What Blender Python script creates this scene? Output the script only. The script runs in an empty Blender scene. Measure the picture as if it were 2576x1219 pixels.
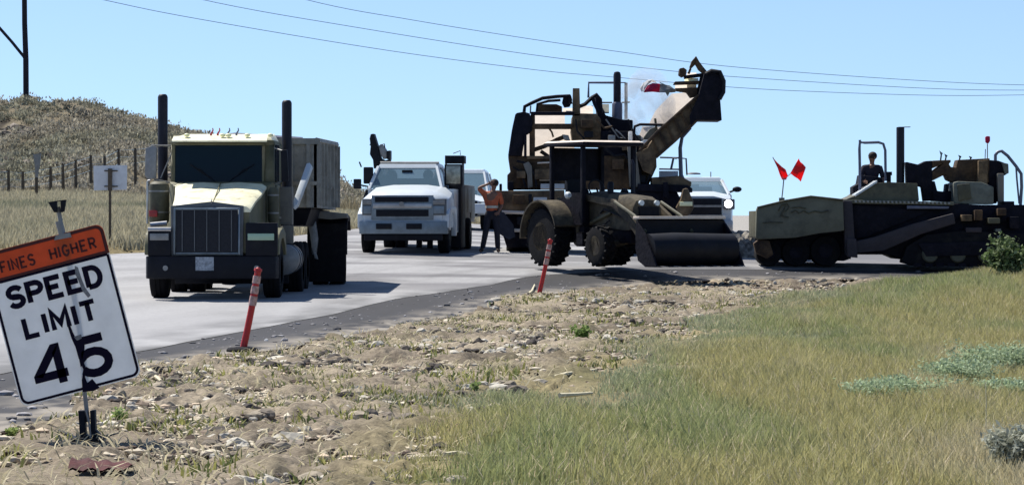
import bpy, bmesh, math, random
import numpy as np
from mathutils import Vector, Matrix

# ------------------------------------------------------------------ camera, sky, sun, exposure
S = bpy.context.scene
COL = S.collection
F, CX, HY, CZ = 8040.0, 1288.0, 555.0, 1.65      # focal length in photo pixels, optical column, eye-level row, eye height
cam_d = bpy.data.cameras.new('camera'); cam = bpy.data.objects.new('camera', cam_d); COL.objects.link(cam)
cam.location = (0, 0, CZ); cam.rotation_euler = (math.radians(90), 0, 0)
cam_d.sensor_width = 36; cam_d.lens = 36 * F / 2576
cam_d.shift_y = -(609.5 - HY) / 2576
cam_d.clip_start = 0.5; cam_d.clip_end = 9000
S.camera = cam

SUN_EL, SUN_AZ = math.radians(57), math.radians(-46)   # azimuth from +Y towards +X
W = bpy.data.worlds.new('World'); S.world = W; W.use_nodes = True
nt = W.node_tree; nt.nodes.clear()
sky = nt.nodes.new('ShaderNodeTexSky'); sky.sky_type = 'NISHITA'; sky.sun_disc = False
sky.sun_elevation = SUN_EL; sky.sun_rotation = SUN_AZ; sky.altitude = 1800; sky.air_density = 1.0
sky.dust_density = 0.35; sky.ozone_density = 2.6
bg = nt.nodes.new('ShaderNodeBackground'); bg.inputs["Strength"].default_value = 0.098
wo = nt.nodes.new('ShaderNodeOutputWorld')
tcw = nt.nodes.new('ShaderNodeTexCoord'); addv = nt.nodes.new('ShaderNodeVectorMath'); addv.operation = 'ADD'; addv.inputs[1].default_value = (0, 0, 0.085)
nrm = nt.nodes.new('ShaderNodeVectorMath'); nrm.operation = 'NORMALIZE'
nt.links.new(tcw.outputs['Generated'], addv.inputs[0]); nt.links.new(addv.outputs[0], nrm.inputs[0]); nt.links.new(nrm.outputs[0], sky.inputs[0])
nt.links.new(sky.outputs[0], bg.inputs[0]); nt.links.new(bg.outputs[0], wo.inputs[0])
sl = bpy.data.lights.new('sun', 'SUN'); sl.energy = 5.0; sl.angle = math.radians(0.5); sl.color = (1.0, 0.95, 0.86)
sun = bpy.data.objects.new('sun', sl); COL.objects.link(sun)
tosun = Vector((math.sin(SUN_AZ) * math.cos(SUN_EL), math.cos(SUN_AZ) * math.cos(SUN_EL), math.sin(SUN_EL)))
sun.rotation_euler = tosun.to_track_quat('Z', 'Y').to_euler()
sun.location = (0, 0, 40)
S.view_settings.view_transform = 'Standard'; S.view_settings.look = 'None'
S.view_settings.gamma = 1; S.view_settings.exposure = 0.68
S.render.engine = 'CYCLES'
S.cycles.max_bounces = 6; S.cycles.diffuse_bounces = 3; S.cycles.transparent_max_bounces = 8

R = random.Random(7); RN = np.random.default_rng(11)

# ------------------------------------------------------------------ materials
def mat(name, col, rough=0.7, metal=0.0, var=0.25, scale=6.0, bump=0.0, bscale=40.0, dirt=None, dscale=2.5, damt=0.5, spec=0.4):
    m = bpy.data.materials.new(name); m.use_nodes = True
    t = m.node_tree; n = t.nodes; l = t.links; p = n['Principled BSDF']
    p.inputs['Roughness'].default_value = rough; p.inputs['Metallic'].default_value = metal
    p.inputs['Specular IOR Level'].default_value = spec
    tc = n.new('ShaderNodeTexCoord'); no = n.new('ShaderNodeTexNoise'); no.inputs['Scale'].default_value = scale
    no.inputs['Detail'].default_value = 6; no.inputs['Roughness'].default_value = 0.65
    l.new(tc.outputs['Object'], no.inputs['Vector'])
    r = n.new('ShaderNodeValToRGB'); r.color_ramp.elements[0].position = 0.32; r.color_ramp.elements[1].position = 0.68
    a = [c * (1 - var) for c in col]; b = [min(1, c * (1 + var)) for c in col]
    r.color_ramp.elements[0].color = (*a, 1); r.color_ramp.elements[1].color = (*b, 1)
    l.new(no.outputs[0], r.inputs[0]); out = r.outputs[0]
    if dirt:
        n2 = n.new('ShaderNodeTexNoise'); n2.inputs['Scale'].default_value = dscale; n2.inputs['Detail'].default_value = 8
        n2.inputs['Roughness'].default_value = 0.7
        l.new(tc.outputs['Object'], n2.inputs['Vector'])
        r2 = n.new('ShaderNodeValToRGB'); r2.color_ramp.elements[0].position = 0.62 - damt * 0.3; r2.color_ramp.elements[1].position = 0.75
        l.new(n2.outputs[0], r2.inputs[0])
        mx = n.new('ShaderNodeMixRGB'); mx.inputs[2].default_value = (*dirt, 1)
        l.new(r2.outputs[0], mx.inputs[0]); l.new(out, mx.inputs[1]); out = mx.outputs[0]
    l.new(out, p.inputs['Base Color'])
    if bump:
        n3 = n.new('ShaderNodeTexNoise'); n3.inputs['Scale'].default_value = bscale; n3.inputs['Detail'].default_value = 5
        l.new(tc.outputs['Object'], n3.inputs['Vector'])
        bp = n.new('ShaderNodeBump'); bp.inputs['Strength'].default_value = bump; bp.inputs['Distance'].default_value = 0.02
        l.new(n3.outputs[0], bp.inputs['Height']); l.new(bp.outputs[0], p.inputs['Normal'])
    return m

def mat_glass(name, col, rough=0.06, alpha=0.85, spec=0.6):
    m = bpy.data.materials.new(name); m.use_nodes = True
    p = m.node_tree.nodes['Principled BSDF']
    p.inputs['Base Color'].default_value = (*col, 1); p.inputs['Roughness'].default_value = rough
    p.inputs['Alpha'].default_value = alpha; p.inputs['Specular IOR Level'].default_value = spec
    return m

def mat_attr(name, attr='col', rough=0.85, transl=0.0, spec=0.2):
    m = bpy.data.materials.new(name); m.use_nodes = True
    t = m.node_tree; p = t.nodes['Principled BSDF']
    a = t.nodes.new('ShaderNodeAttribute'); a.attribute_name = attr
    t.links.new(a.outputs['Color'], p.inputs['Base Color'])
    p.inputs['Roughness'].default_value = rough; p.inputs['Specular IOR Level'].default_value = spec
    if transl:
        tr = t.nodes.new('ShaderNodeBsdfTranslucent'); t.links.new(a.outputs['Color'], tr.inputs[0])
        mx = t.nodes.new('ShaderNodeMixShader'); mx.inputs[0].default_value = transl
        t.links.new(p.outputs[0], mx.inputs[1]); t.links.new(tr.outputs[0], mx.inputs[2])
        t.links.new(mx.outputs[0], t.nodes['Material Output'].inputs[0])
    return m

def mat_cloth(name, col, transl=0.5, var=0.12, scale=9):
    m = mat(name, col, 0.8, 0, var, scale, 0.15, 60)
    t = m.node_tree; p = t.nodes['Principled BSDF']
    tr = t.nodes.new('ShaderNodeBsdfTranslucent')
    src = p.inputs['Base Color'].links[0].from_socket
    t.links.new(src, tr.inputs[0])
    mx = t.nodes.new('ShaderNodeMixShader'); mx.inputs[0].default_value = transl
    t.links.new(p.outputs[0], mx.inputs[1]); t.links.new(tr.outputs[0], mx.inputs[2])
    t.links.new(mx.outputs[0], t.nodes['Material Output'].inputs[0])
    return m

def mat_emit(name, col, s):
    m = bpy.data.materials.new(name); m.use_nodes = True
    p = m.node_tree.nodes['Principled BSDF']
    p.inputs['Base Color'].default_value = (*col, 1); p.inputs['Emission Color'].default_value = (*col, 1)
    p.inputs['Emission Strength'].default_value = s
    return m

DUST = (0.20, 0.17, 0.12)
M = dict(
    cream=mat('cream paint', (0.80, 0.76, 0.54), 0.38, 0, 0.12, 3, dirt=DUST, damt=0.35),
    cream_shaded=mat('shaded cream paint', (0.12, 0.115, 0.065), 0.6, 0, 0.2, 3, dirt=DUST, damt=0.3),  # the cream paint again, with shade darkened into its colour
    black=mat('black paint', (0.005, 0.006, 0.011), 0.6, 0, 0.3, 4, dirt=(0.015, 0.015, 0.017), damt=0.3, spec=0.2),
    stack=mat('blackened exhaust steel', (0.006, 0.006, 0.014), 0.55, 0.2, 0.3, 5),
    rubber=mat('tyre rubber', (0.007, 0.007, 0.009), 0.85, 0, 0.3, 8, 0.3, 60, dirt=(0.025, 0.023, 0.02), damt=0.3, spec=0.15),
    chrome=mat('weathered chrome', (0.36, 0.36, 0.37), 0.35, 0.8, 0.15, 6),
    steel=mat('dull steel', (0.22, 0.22, 0.22), 0.5, 0.5, 0.2, 8),
    grille=mat('dark grille mesh', (0.012, 0.014, 0.022), 0.6, 0.2, 0.3, 30),
    glass=mat_glass('windscreen glass', (0.002, 0.010, 0.020), 0.12, 0.97, 0.12),
    glass_lt=mat_glass('pale windscreen glass', (0.10, 0.16, 0.20), 0.03, 0.7),
    boxgrey=mat('pale dusty dump body steel', (0.29, 0.28, 0.25), 0.65, 0.1, 0.3, 2.0, 0.3, 16, dirt=(0.14, 0.125, 0.105), damt=0.5),
    shade_chrome=mat('shaded blue grey chrome', (0.17, 0.21, 0.245), 0.4, 0.35, 0.2, 5),  # chrome with the shade of the truck fronts in its colour
    lamp=mat_glass('headlamp glass', (0.55, 0.6, 0.62), 0.15, 0.95),
    lamp_green=mat_glass('greenish headlamp glass', (0.30, 0.42, 0.30), 0.2, 1),
    white=mat('white truck paint', (0.52, 0.565, 0.60), 0.3, 0, 0.05, 3, dirt=(0.45, 0.43, 0.38), damt=0.1),
    white_dark=mat('grey plastic trim', (0.09, 0.10, 0.11), 0.6, 0, 0.2, 6),
    body_tan=mat('dusty grey steel body', (0.17, 0.16, 0.14), 0.65, 0.1, 0.3, 2.5, 0.2, 20, dirt=(0.11, 0.09, 0.07), damt=0.4),
    red=mat('red lens', (0.35, 0.03, 0.03), 0.3),
    plate=mat('licence plate', (0.25, 0.28, 0.32), 0.5, 0, 0.5, 25),
    brown=mat('asphalt stained brown paint', (0.085, 0.052, 0.028), 0.75, 0, 0.6, 3, 0.5, 14, dirt=(0.006, 0.006, 0.010), damt=0.75, spec=0.2),
    brown2=mat('dusty brown steel', (0.15, 0.105, 0.062), 0.75, 0, 0.5, 3, 0.5, 14, dirt=(0.016, 0.013, 0.013), damt=0.65, spec=0.2),
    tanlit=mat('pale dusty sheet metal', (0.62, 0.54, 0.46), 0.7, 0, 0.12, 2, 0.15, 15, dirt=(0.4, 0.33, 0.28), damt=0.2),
    tar=mat('tar coated steel', (0.005, 0.005, 0.011), 0.7, 0, 0.5, 5, 0.5, 14, dirt=(0.015, 0.012, 0.016), damt=0.4, spec=0.15),
    purple=mat('tow arm paint', (0.030, 0.024, 0.030), 0.7, 0, 0.3, 4, 0.2, 20),
    hopper=mat('grey green hopper paint', (0.115, 0.115, 0.083), 0.7, 0, 0.2, 2.2, 0.2, 15, dirt=(0.06, 0.058, 0.045), damt=0.35),
    olive=mat('olive machine paint', (0.075, 0.072, 0.045), 0.65, 0, 0.3, 3, 0.2, 15, dirt=(0.03, 0.028, 0.02), damt=0.4),
    greyg=mat('grey green panel', (0.12, 0.13, 0.11), 0.6, 0, 0.3, 6, 0.2, 15, dirt=(0.05, 0.05, 0.045), damt=0.4),
    rail=mat('rail tube paint', (0.10, 0.11, 0.16), 0.5, 0.1, 0.2, 9),
    yellow_dust=mat('dusty yellow loader paint', (0.095, 0.078, 0.05), 0.75, 0, 0.5, 4, 0.4, 12, dirt=(0.012, 0.012, 0.018), damt=0.8, spec=0.2),
    flagred=mat_cloth('red flag cloth', (0.95, 0.05, 0.055), 0.6),
    magenta=mat_cloth('crimson flag cloth', (0.42, 0.02, 0.09), 0.45),
    whitecloth=mat_cloth('white cloth', (0.78, 0.78, 0.78), 0.5),
    signwhite=mat_cloth('white vinyl', (0.76, 0.78, 0.80), 0.42, 0.06, 5),
    signorange=mat_cloth('orange vinyl', (0.62, 0.115, 0.035), 0.35, 0.10, 7),
    ink=mat('black sign ink', (0.010, 0.008, 0.020), 0.9, 0, 0.05, 20, spec=0.05),
    inkbrown=mat('brown black sign ink', (0.060, 0.010, 0.008), 0.7, 0, 0.3, 20),
    crease=mat('grey vinyl', (0.17, 0.175, 0.185), 0.8, 0, 0.4, 40),
    maroon=mat('maroon cloth', (0.055, 0.008, 0.009), 0.85, 0, 0.4, 12, 0.4, 40),
    delred=mat('red orange delineator plastic', (0.42, 0.02, 0.02), 0.5, 0, 0.15, 6, dirt=(0.25, 0.05, 0.04), damt=0.2),
    delwhite=mat('scuffed reflective band', (0.46, 0.30, 0.27), 0.6, 0, 0.35, 30, dirt=(0.12, 0.07, 0.06), dscale=14, damt=0.6),
    wood=mat('weathered timber', (0.085, 0.068, 0.050), 0.9, 0, 0.3, 10),
    pole=mat('dark utility pole timber', (0.016, 0.013, 0.022), 0.9, 0, 0.3, 6),
    wire=mat('aluminium conductor', (0.30, 0.42, 0.52), 0.6, 0.0, 0.05, 2),
    signback=mat('bare aluminium sign', (0.55, 0.57, 0.60), 0.5, 0.2, 0.1, 6),
    skin=mat('skin', (0.17, 0.085, 0.055), 0.6, 0, 0.1, 10),
    shirt=mat('orange work shirt', (0.40, 0.095, 0.04), 0.85, 0, 0.25, 12, 0.3, 30),
    band=mat('reflective band', (0.45, 0.42, 0.35), 0.5, 0, 0.1, 20),
    trousers=mat('dark navy trousers', (0.012, 0.013, 0.022), 0.9, 0, 0.3, 14, 0.3, 30),
    darkshirt=mat('dark work jacket', (0.014, 0.012, 0.022), 0.9, 0, 0.3, 14, 0.3, 30),
    hair=mat('dark hair', (0.015, 0.010, 0.008), 0.8, 0, 0.3, 40),
    bluetarp=mat('blue grey rubber flap', (0.02, 0.024, 0.04), 0.75, 0, 0.3, 5, 0.3, 12),
    beam=mat_emit('lit headlamp', (1.0, 0.96, 1.0), 4.0),
    amber=mat_glass('pale yellow lens', (0.85, 0.83, 0.5), 0.3, 1),
    stone=mat('dry stone', (0.34, 0.30, 0.24), 0.9, 0, 0.25, 14, 0.3, 30),
    darkstone=mat('dark stone', (0.02, 0.018, 0.018), 0.9, 0, 0.25, 14),
    twig=mat('bleached twig', (0.52, 0.47, 0.33), 0.85, 0, 0.15, 20),
    mirror=mat('mirror glass', (0.30, 0.29, 0.24), 0.25, 0.6, 0.4, 10),
)

# ------------------------------------------------------------------ mesh helpers
class MB:
    def __init__(s): s.v = []; s.f = []
    def add(s, vs, fs):
        o = len(s.v); s.v += [tuple(p) for p in vs]; s.f += [tuple(o + i for i in f) for f in fs]; return s
    def box(s, x0, x1, y0, y1, z0, z1):
        return s.add([(x, y, z) for z in (z0, z1) for y in (y0, y1) for x in (x0, x1)],
                     [(0, 2, 3, 1), (4, 5, 7, 6), (0, 1, 5, 4), (2, 6, 7, 3), (0, 4, 6, 2), (1, 3, 7, 5)])
    def obox(s, c, sz, rot):                                   # box turned by a Matrix
        sx, sy, sz_ = [q / 2 for q in sz]
        vs = [Vector(c) + rot @ Vector((x, y, z)) for z in (-sz_, sz_) for y in (-sy, sy) for x in (-sx, sx)]
        return s.add(vs, [(0, 2, 3, 1), (4, 5, 7, 6), (0, 1, 5, 4), (2, 6, 7, 3), (0, 4, 6, 2), (1, 3, 7, 5)])
    def prism(s, a, b):                                        # two matching rings
        n = len(a); return s.add(list(a) + list(b), [tuple(range(n)), tuple(range(2 * n - 1, n - 1, -1))] +
                                 [(i, i + n, (i + 1) % n + n, (i + 1) % n) for i in range(n)])
    def px(s, fr, pts, y0, y1, dz=0, taper=1.0):               # outline seen in the photo at depth y0, run back to y1
        a = [fr.L(p[0], p[1], y0) for p in pts]
        cx = sum(p[0] for p in a) / len(a); cz = sum(p[2] for p in a) / len(a)
        b = [(cx + (p[0] - cx) * taper, y1, cz + (p[2] - cz) * taper + dz) for p in a]
        return s.prism(a, b)
    def pr(s, fr, x0, y0, x1, y1, d0, d1):                     # photo rectangle
        return s.px(fr, [(x0, y0), (x1, y0), (x1, y1), (x0, y1)], d0, d1)
    def yz(s, pts, x0, x1):
        return s.prism([(x0, p[0], p[1]) for p in pts], [(x1, p[0], p[1]) for p in pts])
    def tube(s, pts, r, n=8, caps=True):
        pts = [Vector(p) for p in pts]; k = len(pts)
        rs = r if isinstance(r, (list, tuple)) else [r] * k
        up = None; rings = []
        for i in range(k):
            d = (pts[min(i + 1, k - 1)] - pts[max(i - 1, 0)]).normalized()
            if up is None: up = d.orthogonal().normalized()
            up = (up - d * up.dot(d));
            if up.length < 1e-5: up = d.orthogonal()
            up.normalize(); sd = d.cross(up)
            rings.append([pts[i] + (up * math.cos(6.28318 * j / n) + sd * math.sin(6.28318 * j / n)) * rs[i] for j in range(n)])
        vs = [p for rg in rings for p in rg]; fs = []
        for i in range(k - 1):
            for j in range(n):
                a = i * n + j; b = i * n + (j + 1) % n; fs.append((a, b, b + n, a + n))
        if caps: fs += [tuple(range(n - 1, -1, -1)), tuple(range((k - 1) * n, k * n))]
        return s.add(vs, fs)
    def ptube(s, fr, pts, r, n=8):                             # pts = (px, py, depth)
        return s.tube([fr.L(*p) for p in pts], r, n)
    def lathe(s, prof, c, axis='x', n=24):                     # prof = (along, radius)
        vs = []; fs = []; k = len(prof)
        for (h, r) in prof:
            for j in range(n):
                a = 2 * math.pi * j / n; u, w = r * math.cos(a), r * math.sin(a)
                p = {'x': (h, u, w), 'y': (u, h, w), 'z': (u, w, h)}[axis]
                vs.append((c[0] + p[0], c[1] + p[1], c[2] + p[2]))
        for i in range(k - 1):
            for j in range(n):
                a = i * n + j; b = i * n + (j + 1) % n; fs.append((a, b, b + n, a + n))
        fs += [tuple(range(n - 1, -1, -1)), tuple(range((k - 1) * n, k * n))]
        return s.add(vs, fs)
    def loft(s, rings):
        n = len(rings[0]); k = len(rings); vs = [p for r in rings for p in r]; fs = []
        for i in range(k - 1):
            for j in range(n):
                a = i * n + j; b = i * n + (j + 1) % n; fs.append((a, b, b + n, a + n))
        fs += [tuple(range(n - 1, -1, -1)), tuple(range((k - 1) * n, k * n))]
        return s.add(vs, fs)
    def ball(s, c, r, n=10, sc=(1, 1, 1)):
        vs = []; fs = []
        for i in range(n + 1):
            t = math.pi * i / n
            for j in range(n * 2):
                a = math.pi * j / n
                vs.append((c[0] + r * sc[0] * math.sin(t) * math.cos(a), c[1] + r * sc[1] * math.sin(t) * math.sin(a), c[2] + r * sc[2] * math.cos(t)))
        for i in range(n):
            for j in range(n * 2):
                a = i * 2 * n + j; b = i * 2 * n + (j + 1) % (2 * n); fs.append((a, b, b + 2 * n, a + 2 * n))
        return s.add(vs, fs)
    def build(s, name, m, parent=None, bevel=0.0, smooth=True, label=None):
        me = bpy.data.meshes.new(name); me.from_pydata(s.v, [], s.f)
        b = bmesh.new(); b.from_mesh(me); bmesh.ops.remove_doubles(b, verts=b.verts, dist=1e-5)
        bmesh.ops.recalc_face_normals(b, faces=b.faces)
        if bevel:
            es = [e for e in b.edges if len(e.link_faces) == 2 and e.calc_face_angle(0) > 0.6 and e.calc_length() > bevel * 2.2]
            try: bmesh.ops.bevel(b, geom=es, offset=bevel, segments=2, affect='EDGES', profile=0.6, clamp_overlap=True)
            except Exception: pass
        b.to_mesh(me); b.free()
        if smooth:
            me.polygons.foreach_set('use_smooth', [True] * len(me.polygons)); me.set_sharp_from_angle(angle=math.radians(38))
        me.materials.append(m if not isinstance(m, str) else M[m])
        o = bpy.data.objects.new(name, me); COL.objects.link(o)
        if parent is not None: o.parent = parent
        if label: o['label'] = label
        return o

class Frame:                                                    # a thing's own axes: where a photo ray meets its depth plane
    def __init__(s, px, py, d, yaw=0.0, z=None):
        s.y0 = d; s.x0 = (px - CX) / F * d; s.z0 = CZ - (py - HY) / F * d if z is None else z; s.a = math.radians(yaw)
    def L(s, px, py, ly=0.0):
        t = (px - CX) / F; c, n = math.cos(s.a), math.sin(s.a)
        lx = (t * (s.y0 + ly * c) - s.x0 + ly * n) / (c - t * n)
        Y = s.y0 + lx * n + ly * c
        return (lx, ly, CZ - (py - HY) / F * Y - s.z0)

def tag(o, label, cat, group=None, kind=None):
    o['label'] = label; o['category'] = cat
    if group: o['group'] = group
    if kind: o['kind'] = kind
    return o
def thing(name, fr, label, cat, group=None):
    o = bpy.data.objects.new(name, None); COL.objects.link(o)
    o.location = (fr.x0, fr.y0, fr.z0); o.rotation_euler = (0, 0, fr.a); o.empty_display_size = 0.3
    return tag(o, label, cat, group)

def tyre(parent, c, r, w, side, rim=0.55, rimmat='steel', lug=0):
    """one wheel lying along x: tyre is the part, rim is its sub-part"""
    h = w / 2
    b = MB(); b.lathe([(-h, r * rim), (-h * 1.02, r * 0.8), (-h * 0.92, r * 0.95), (-h * 0.7, r), (-h * .3, r), (-h * .28, r * .975), (-h * .2, r * .975), (-h * .18, r),
                       (h * .18, r), (h * .2, r * .975), (h * .28, r * .975), (h * .3, r), (h * 0.7, r), (h * 0.92, r * 0.95), (h * 1.02, r * 0.8), (h, r * rim)], c, 'x', 36)
    if lug:
        for k in range(lug):
            a = 2 * math.pi * k / lug
            for sg in (-1, 1):
                rot = Matrix.Rotation(a + sg * 0.07, 3, 'X') @ Matrix.Rotation(sg * 0.6, 3, 'Z')
                cc = Vector(c) + Matrix.Rotation(a + sg * 0.07, 3, 'X') @ Vector((sg * h * 0.5, 0, r * 1.0))
                b.obox(cc, (h * 1.05, 0.05, 0.05), rot)
    t = b.build('wheel', 'rubber', parent)
    q = MB(); e = side * h
    q.lathe([(e * 1.0, r * rim * 1.0), (e * 1.0, r * rim * .9), (e * .55, r * rim * .8), (e * .5, r * .22), (e * .95, r * .17), (e * .97, 0.01)], c, 'x', 24)
    q.build('rim', rimmat, t)
    return t

# ------------------------------------------------------------------ terrain
def vnoise(x, y, seed=0):
    xi = np.floor(x).astype(np.int64); yi = np.floor(y).astype(np.int64); fx = x - xi; fy = y - yi
    fx = fx * fx * (3 - 2 * fx); fy = fy * fy * (3 - 2 * fy)
    def h(a, b):
        n = (a * 374761393 + b * 668265263 + seed * 974634777) & 0x7fffffff
        n = ((n ^ (n >> 13)) * 1274126177) & 0x7fffffff
        return ((n ^ (n >> 16)) & 0xffff) / 65535.0
    return (h(xi, yi) * (1 - fx) + h(xi + 1, yi) * fx) * (1 - fy) + (h(xi, yi + 1) * (1 - fx) + h(xi + 1, yi + 1) * fx) * fy
def fbm(x, y, o=4, seed=0):
    s = 0; a = 0.5; t = 0
    for k in range(o):
        s = s + a * vnoise(x * 2 ** k + 17.3 * k, y * 2 ** k - 9.1 * k, seed + k); t += a; a *= 0.5
    return s / t
PY = [0, 45, 55, 60, 64, 68, 72, 76, 84, 95, 110, 125, 150, 200, 300, 700, 1400, 1800, 3000, 8000]
PZ = [0, 0, .03, .17, .22, .31, .60, .86, 1.02, 1.36, 1.5, 1.45, 1.2, 0, -3, -8, 2.0, 4.6, 4.0, 4.0]
SU = [-1500, 0, 60, 130, 200, 250, 370, 480, 600, 760, 850, 900, 1000, 1200, 1300, 6000]
SV = [300, 246, 240, 238, 243, 256, 287, 318, 342, 380, 440, 468, 505, 545, 555, 555]
HYs = [0, 76, 85, 100, 120, 135, 142, 150, 156, 166, 178, 190, 205, 260, 400, 900, 1400, 8000]
HZs = [0, .86, 1.25, 1.75, 2.3, 2.8, 3.2, 4.5, 4.75, 5.6, 7.6, 9.3, 9.5, 7, 3, -6, 2, 4]
GX = ([0, 18, 21, 24, 30, 34, 36, 40, 45, 50, 56, 62, 65, 66.5], [-1.5, -1.2, -.9, -1.0, -.5, -.1, .6, 1.3, 2.3, 3.0, 4.0, 5.2, 6.6, 8.6])
def height(x, y):
    """bare ground height"""
    z = np.interp(y, PY, PZ)
    tl = np.interp(y, [60, 72, 100, 160, 260], [0, .022, .022, .01, 0])
    z = z - np.clip(x + 2.6, 0, 16) * tl
    u = x / np.maximum(y, 1) * F + CX
    sil = np.interp(u, SU, SV); w = np.clip((.80 + (555 - sil) * .02363) / 9.0, 0, 1.1) * np.clip((1290 - u) / 110, 0, 1)
    hz = np.interp(y, HYs, HZs)
    k = np.clip((y - 77) / 8, 0, 1) * np.clip(1 - (y - 600) / 500, 0, 1)
    z = z + (hz - z) * w * k * (w > 0)
    gs = x - np.interp(y, *GX)
    return z + np.clip((gs - .6) / 3.2, 0, 1) * np.clip((y - 48) / 14, 0, 1) * np.clip((69 - y) / 2.5, 0, 1) * .30
def hill_noise(x, y):
    k = np.clip((y - 120) / 30, 0, 1) * np.clip((700 - (x / np.maximum(y, 1) * F + CX)) / 500, 0, 1) * (y < 700)
    return k * ((fbm(x / 5, y / 9, 4, 3) - .5) * 1.5 + (fbm(x / 1.1, y / 2.0, 3, 5) - .5) * .55)

E1 = [(-11, 2), (-8.5, 15), (-6.2, 28), (-5.5, 34), (-4.7, 40), (-2.95, 55.5), (-1.6, 63), (.1, 69.5), (2.0, 71.8), (4.2, 73.2), (9, 74.2), (16, 76), (40, 84)]
EL = [(-40, 2), (-40, 20), (-40, 40), (-40, 55), (-36, 66), (-24, 77), (-12.5, 78), (-9.3, 76), (-6.6, 84), (-4.8, 93), (-1, 112), (8, 135), (60, 165)]
E2 = [(-9, 2), (-6, 15), (-3.9, 24), (-4.1, 33), (-3.9, 37), (-2.4, 46.5), (-1.2, 53), (-.1, 59.5), (1.5, 66.0), (3.9, 69.8), (9.5, 71.6), (17, 74), (40, 81)]
def resample(pts, n):
    P = np.array(pts, float)
    t = np.linspace(0, len(P) - 1, n); i = np.minimum(t.astype(int), len(P) - 2); f = t - i
    # catmull-rom
    Pp = np.vstack([2 * P[0] - P[1], P, 2 * P[-1] - P[-2]])
    p0, p1, p2, p3 = Pp[i], Pp[i + 1], Pp[i + 2], Pp[i + 3]; f = f[:, None]
    return .5 * ((2 * p1) + (-p0 + p2) * f + (2 * p0 - 5 * p1 + 4 * p2 - p3) * f ** 2 + (-p0 + 3 * p1 - 3 * p2 + p3) * f ** 3)
E1d, ELd, E2d = resample(E1, 900), resample(EL, 900), resample(E2, 900)
wob = (fbm(np.arange(900) / 26.0, np.zeros(900), 2, 8) - .5)[:, None]
near_ = (E2d[:, 1:2] < 64); E2d = E2d + wob * np.where(near_, np.array([[1.0, 0]]), np.array([[0, .9]])); E1d = E1d + wob[::-1] * np.where(E1d[:, 1:2] < 66, np.array([[.22, 0]]), np.array([[0, .2]]))
def inside(x, y, poly):
    c = np.zeros(x.shape, bool); n = len(poly); j = n - 1
    for i in range(n):
        xi, yi = poly[i]; xj, yj = poly[j]
        if yi != yj:
            c ^= ((yi > y) != (yj > y)) & (x < (xj - xi) * (y - yi) / (yj - yi) + xi)
        j = i
    return c
POLY_ROAD = np.vstack([E1d[::6], ELd[::-6]]); POLY_SH = np.vstack([E2d[::6], ELd[::-6]])
def grass_side(x, y): return x - np.interp(y, *GX)              # positive on the grassy side

def np_mesh(name, V, Fq, m, cols=None, smooth=True, attr='col'):
    me = bpy.data.meshes.new(name); V = np.asarray(V, np.float32); Fq = np.asarray(Fq, np.int32); k = Fq.shape[1]
    me.vertices.add(len(V)); me.vertices.foreach_set('co', V.ravel())
    me.loops.add(Fq.size); me.loops.foreach_set('vertex_index', Fq.ravel())
    me.polygons.add(len(Fq)); me.polygons.foreach_set('loop_start', np.arange(0, Fq.size, k, dtype=np.int32))
    me.polygons.foreach_set('loop_total', np.full(len(Fq), k, np.int32))
    me.polygons.foreach_set('use_smooth', np.full(len(Fq), smooth))
    if cols is not None:
        a = me.color_attributes.new(attr, 'FLOAT_COLOR', 'POINT')
        c = np.ones((len(V), 4), np.float32); c[:, :3] = cols; a.data.foreach_set('color', c.ravel())
    me.update(calc_edges=True); me.validate()
    me.materials.append(m); o = bpy.data.objects.new(name, me); COL.objects.link(o); return o
def grid_faces(r, c):
    i = np.arange((r - 1) * (c - 1)); a = (i // (c - 1)) * c + i % (c - 1)
    return np.stack([a, a + 1, a + c + 1, a + c], 1)

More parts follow.
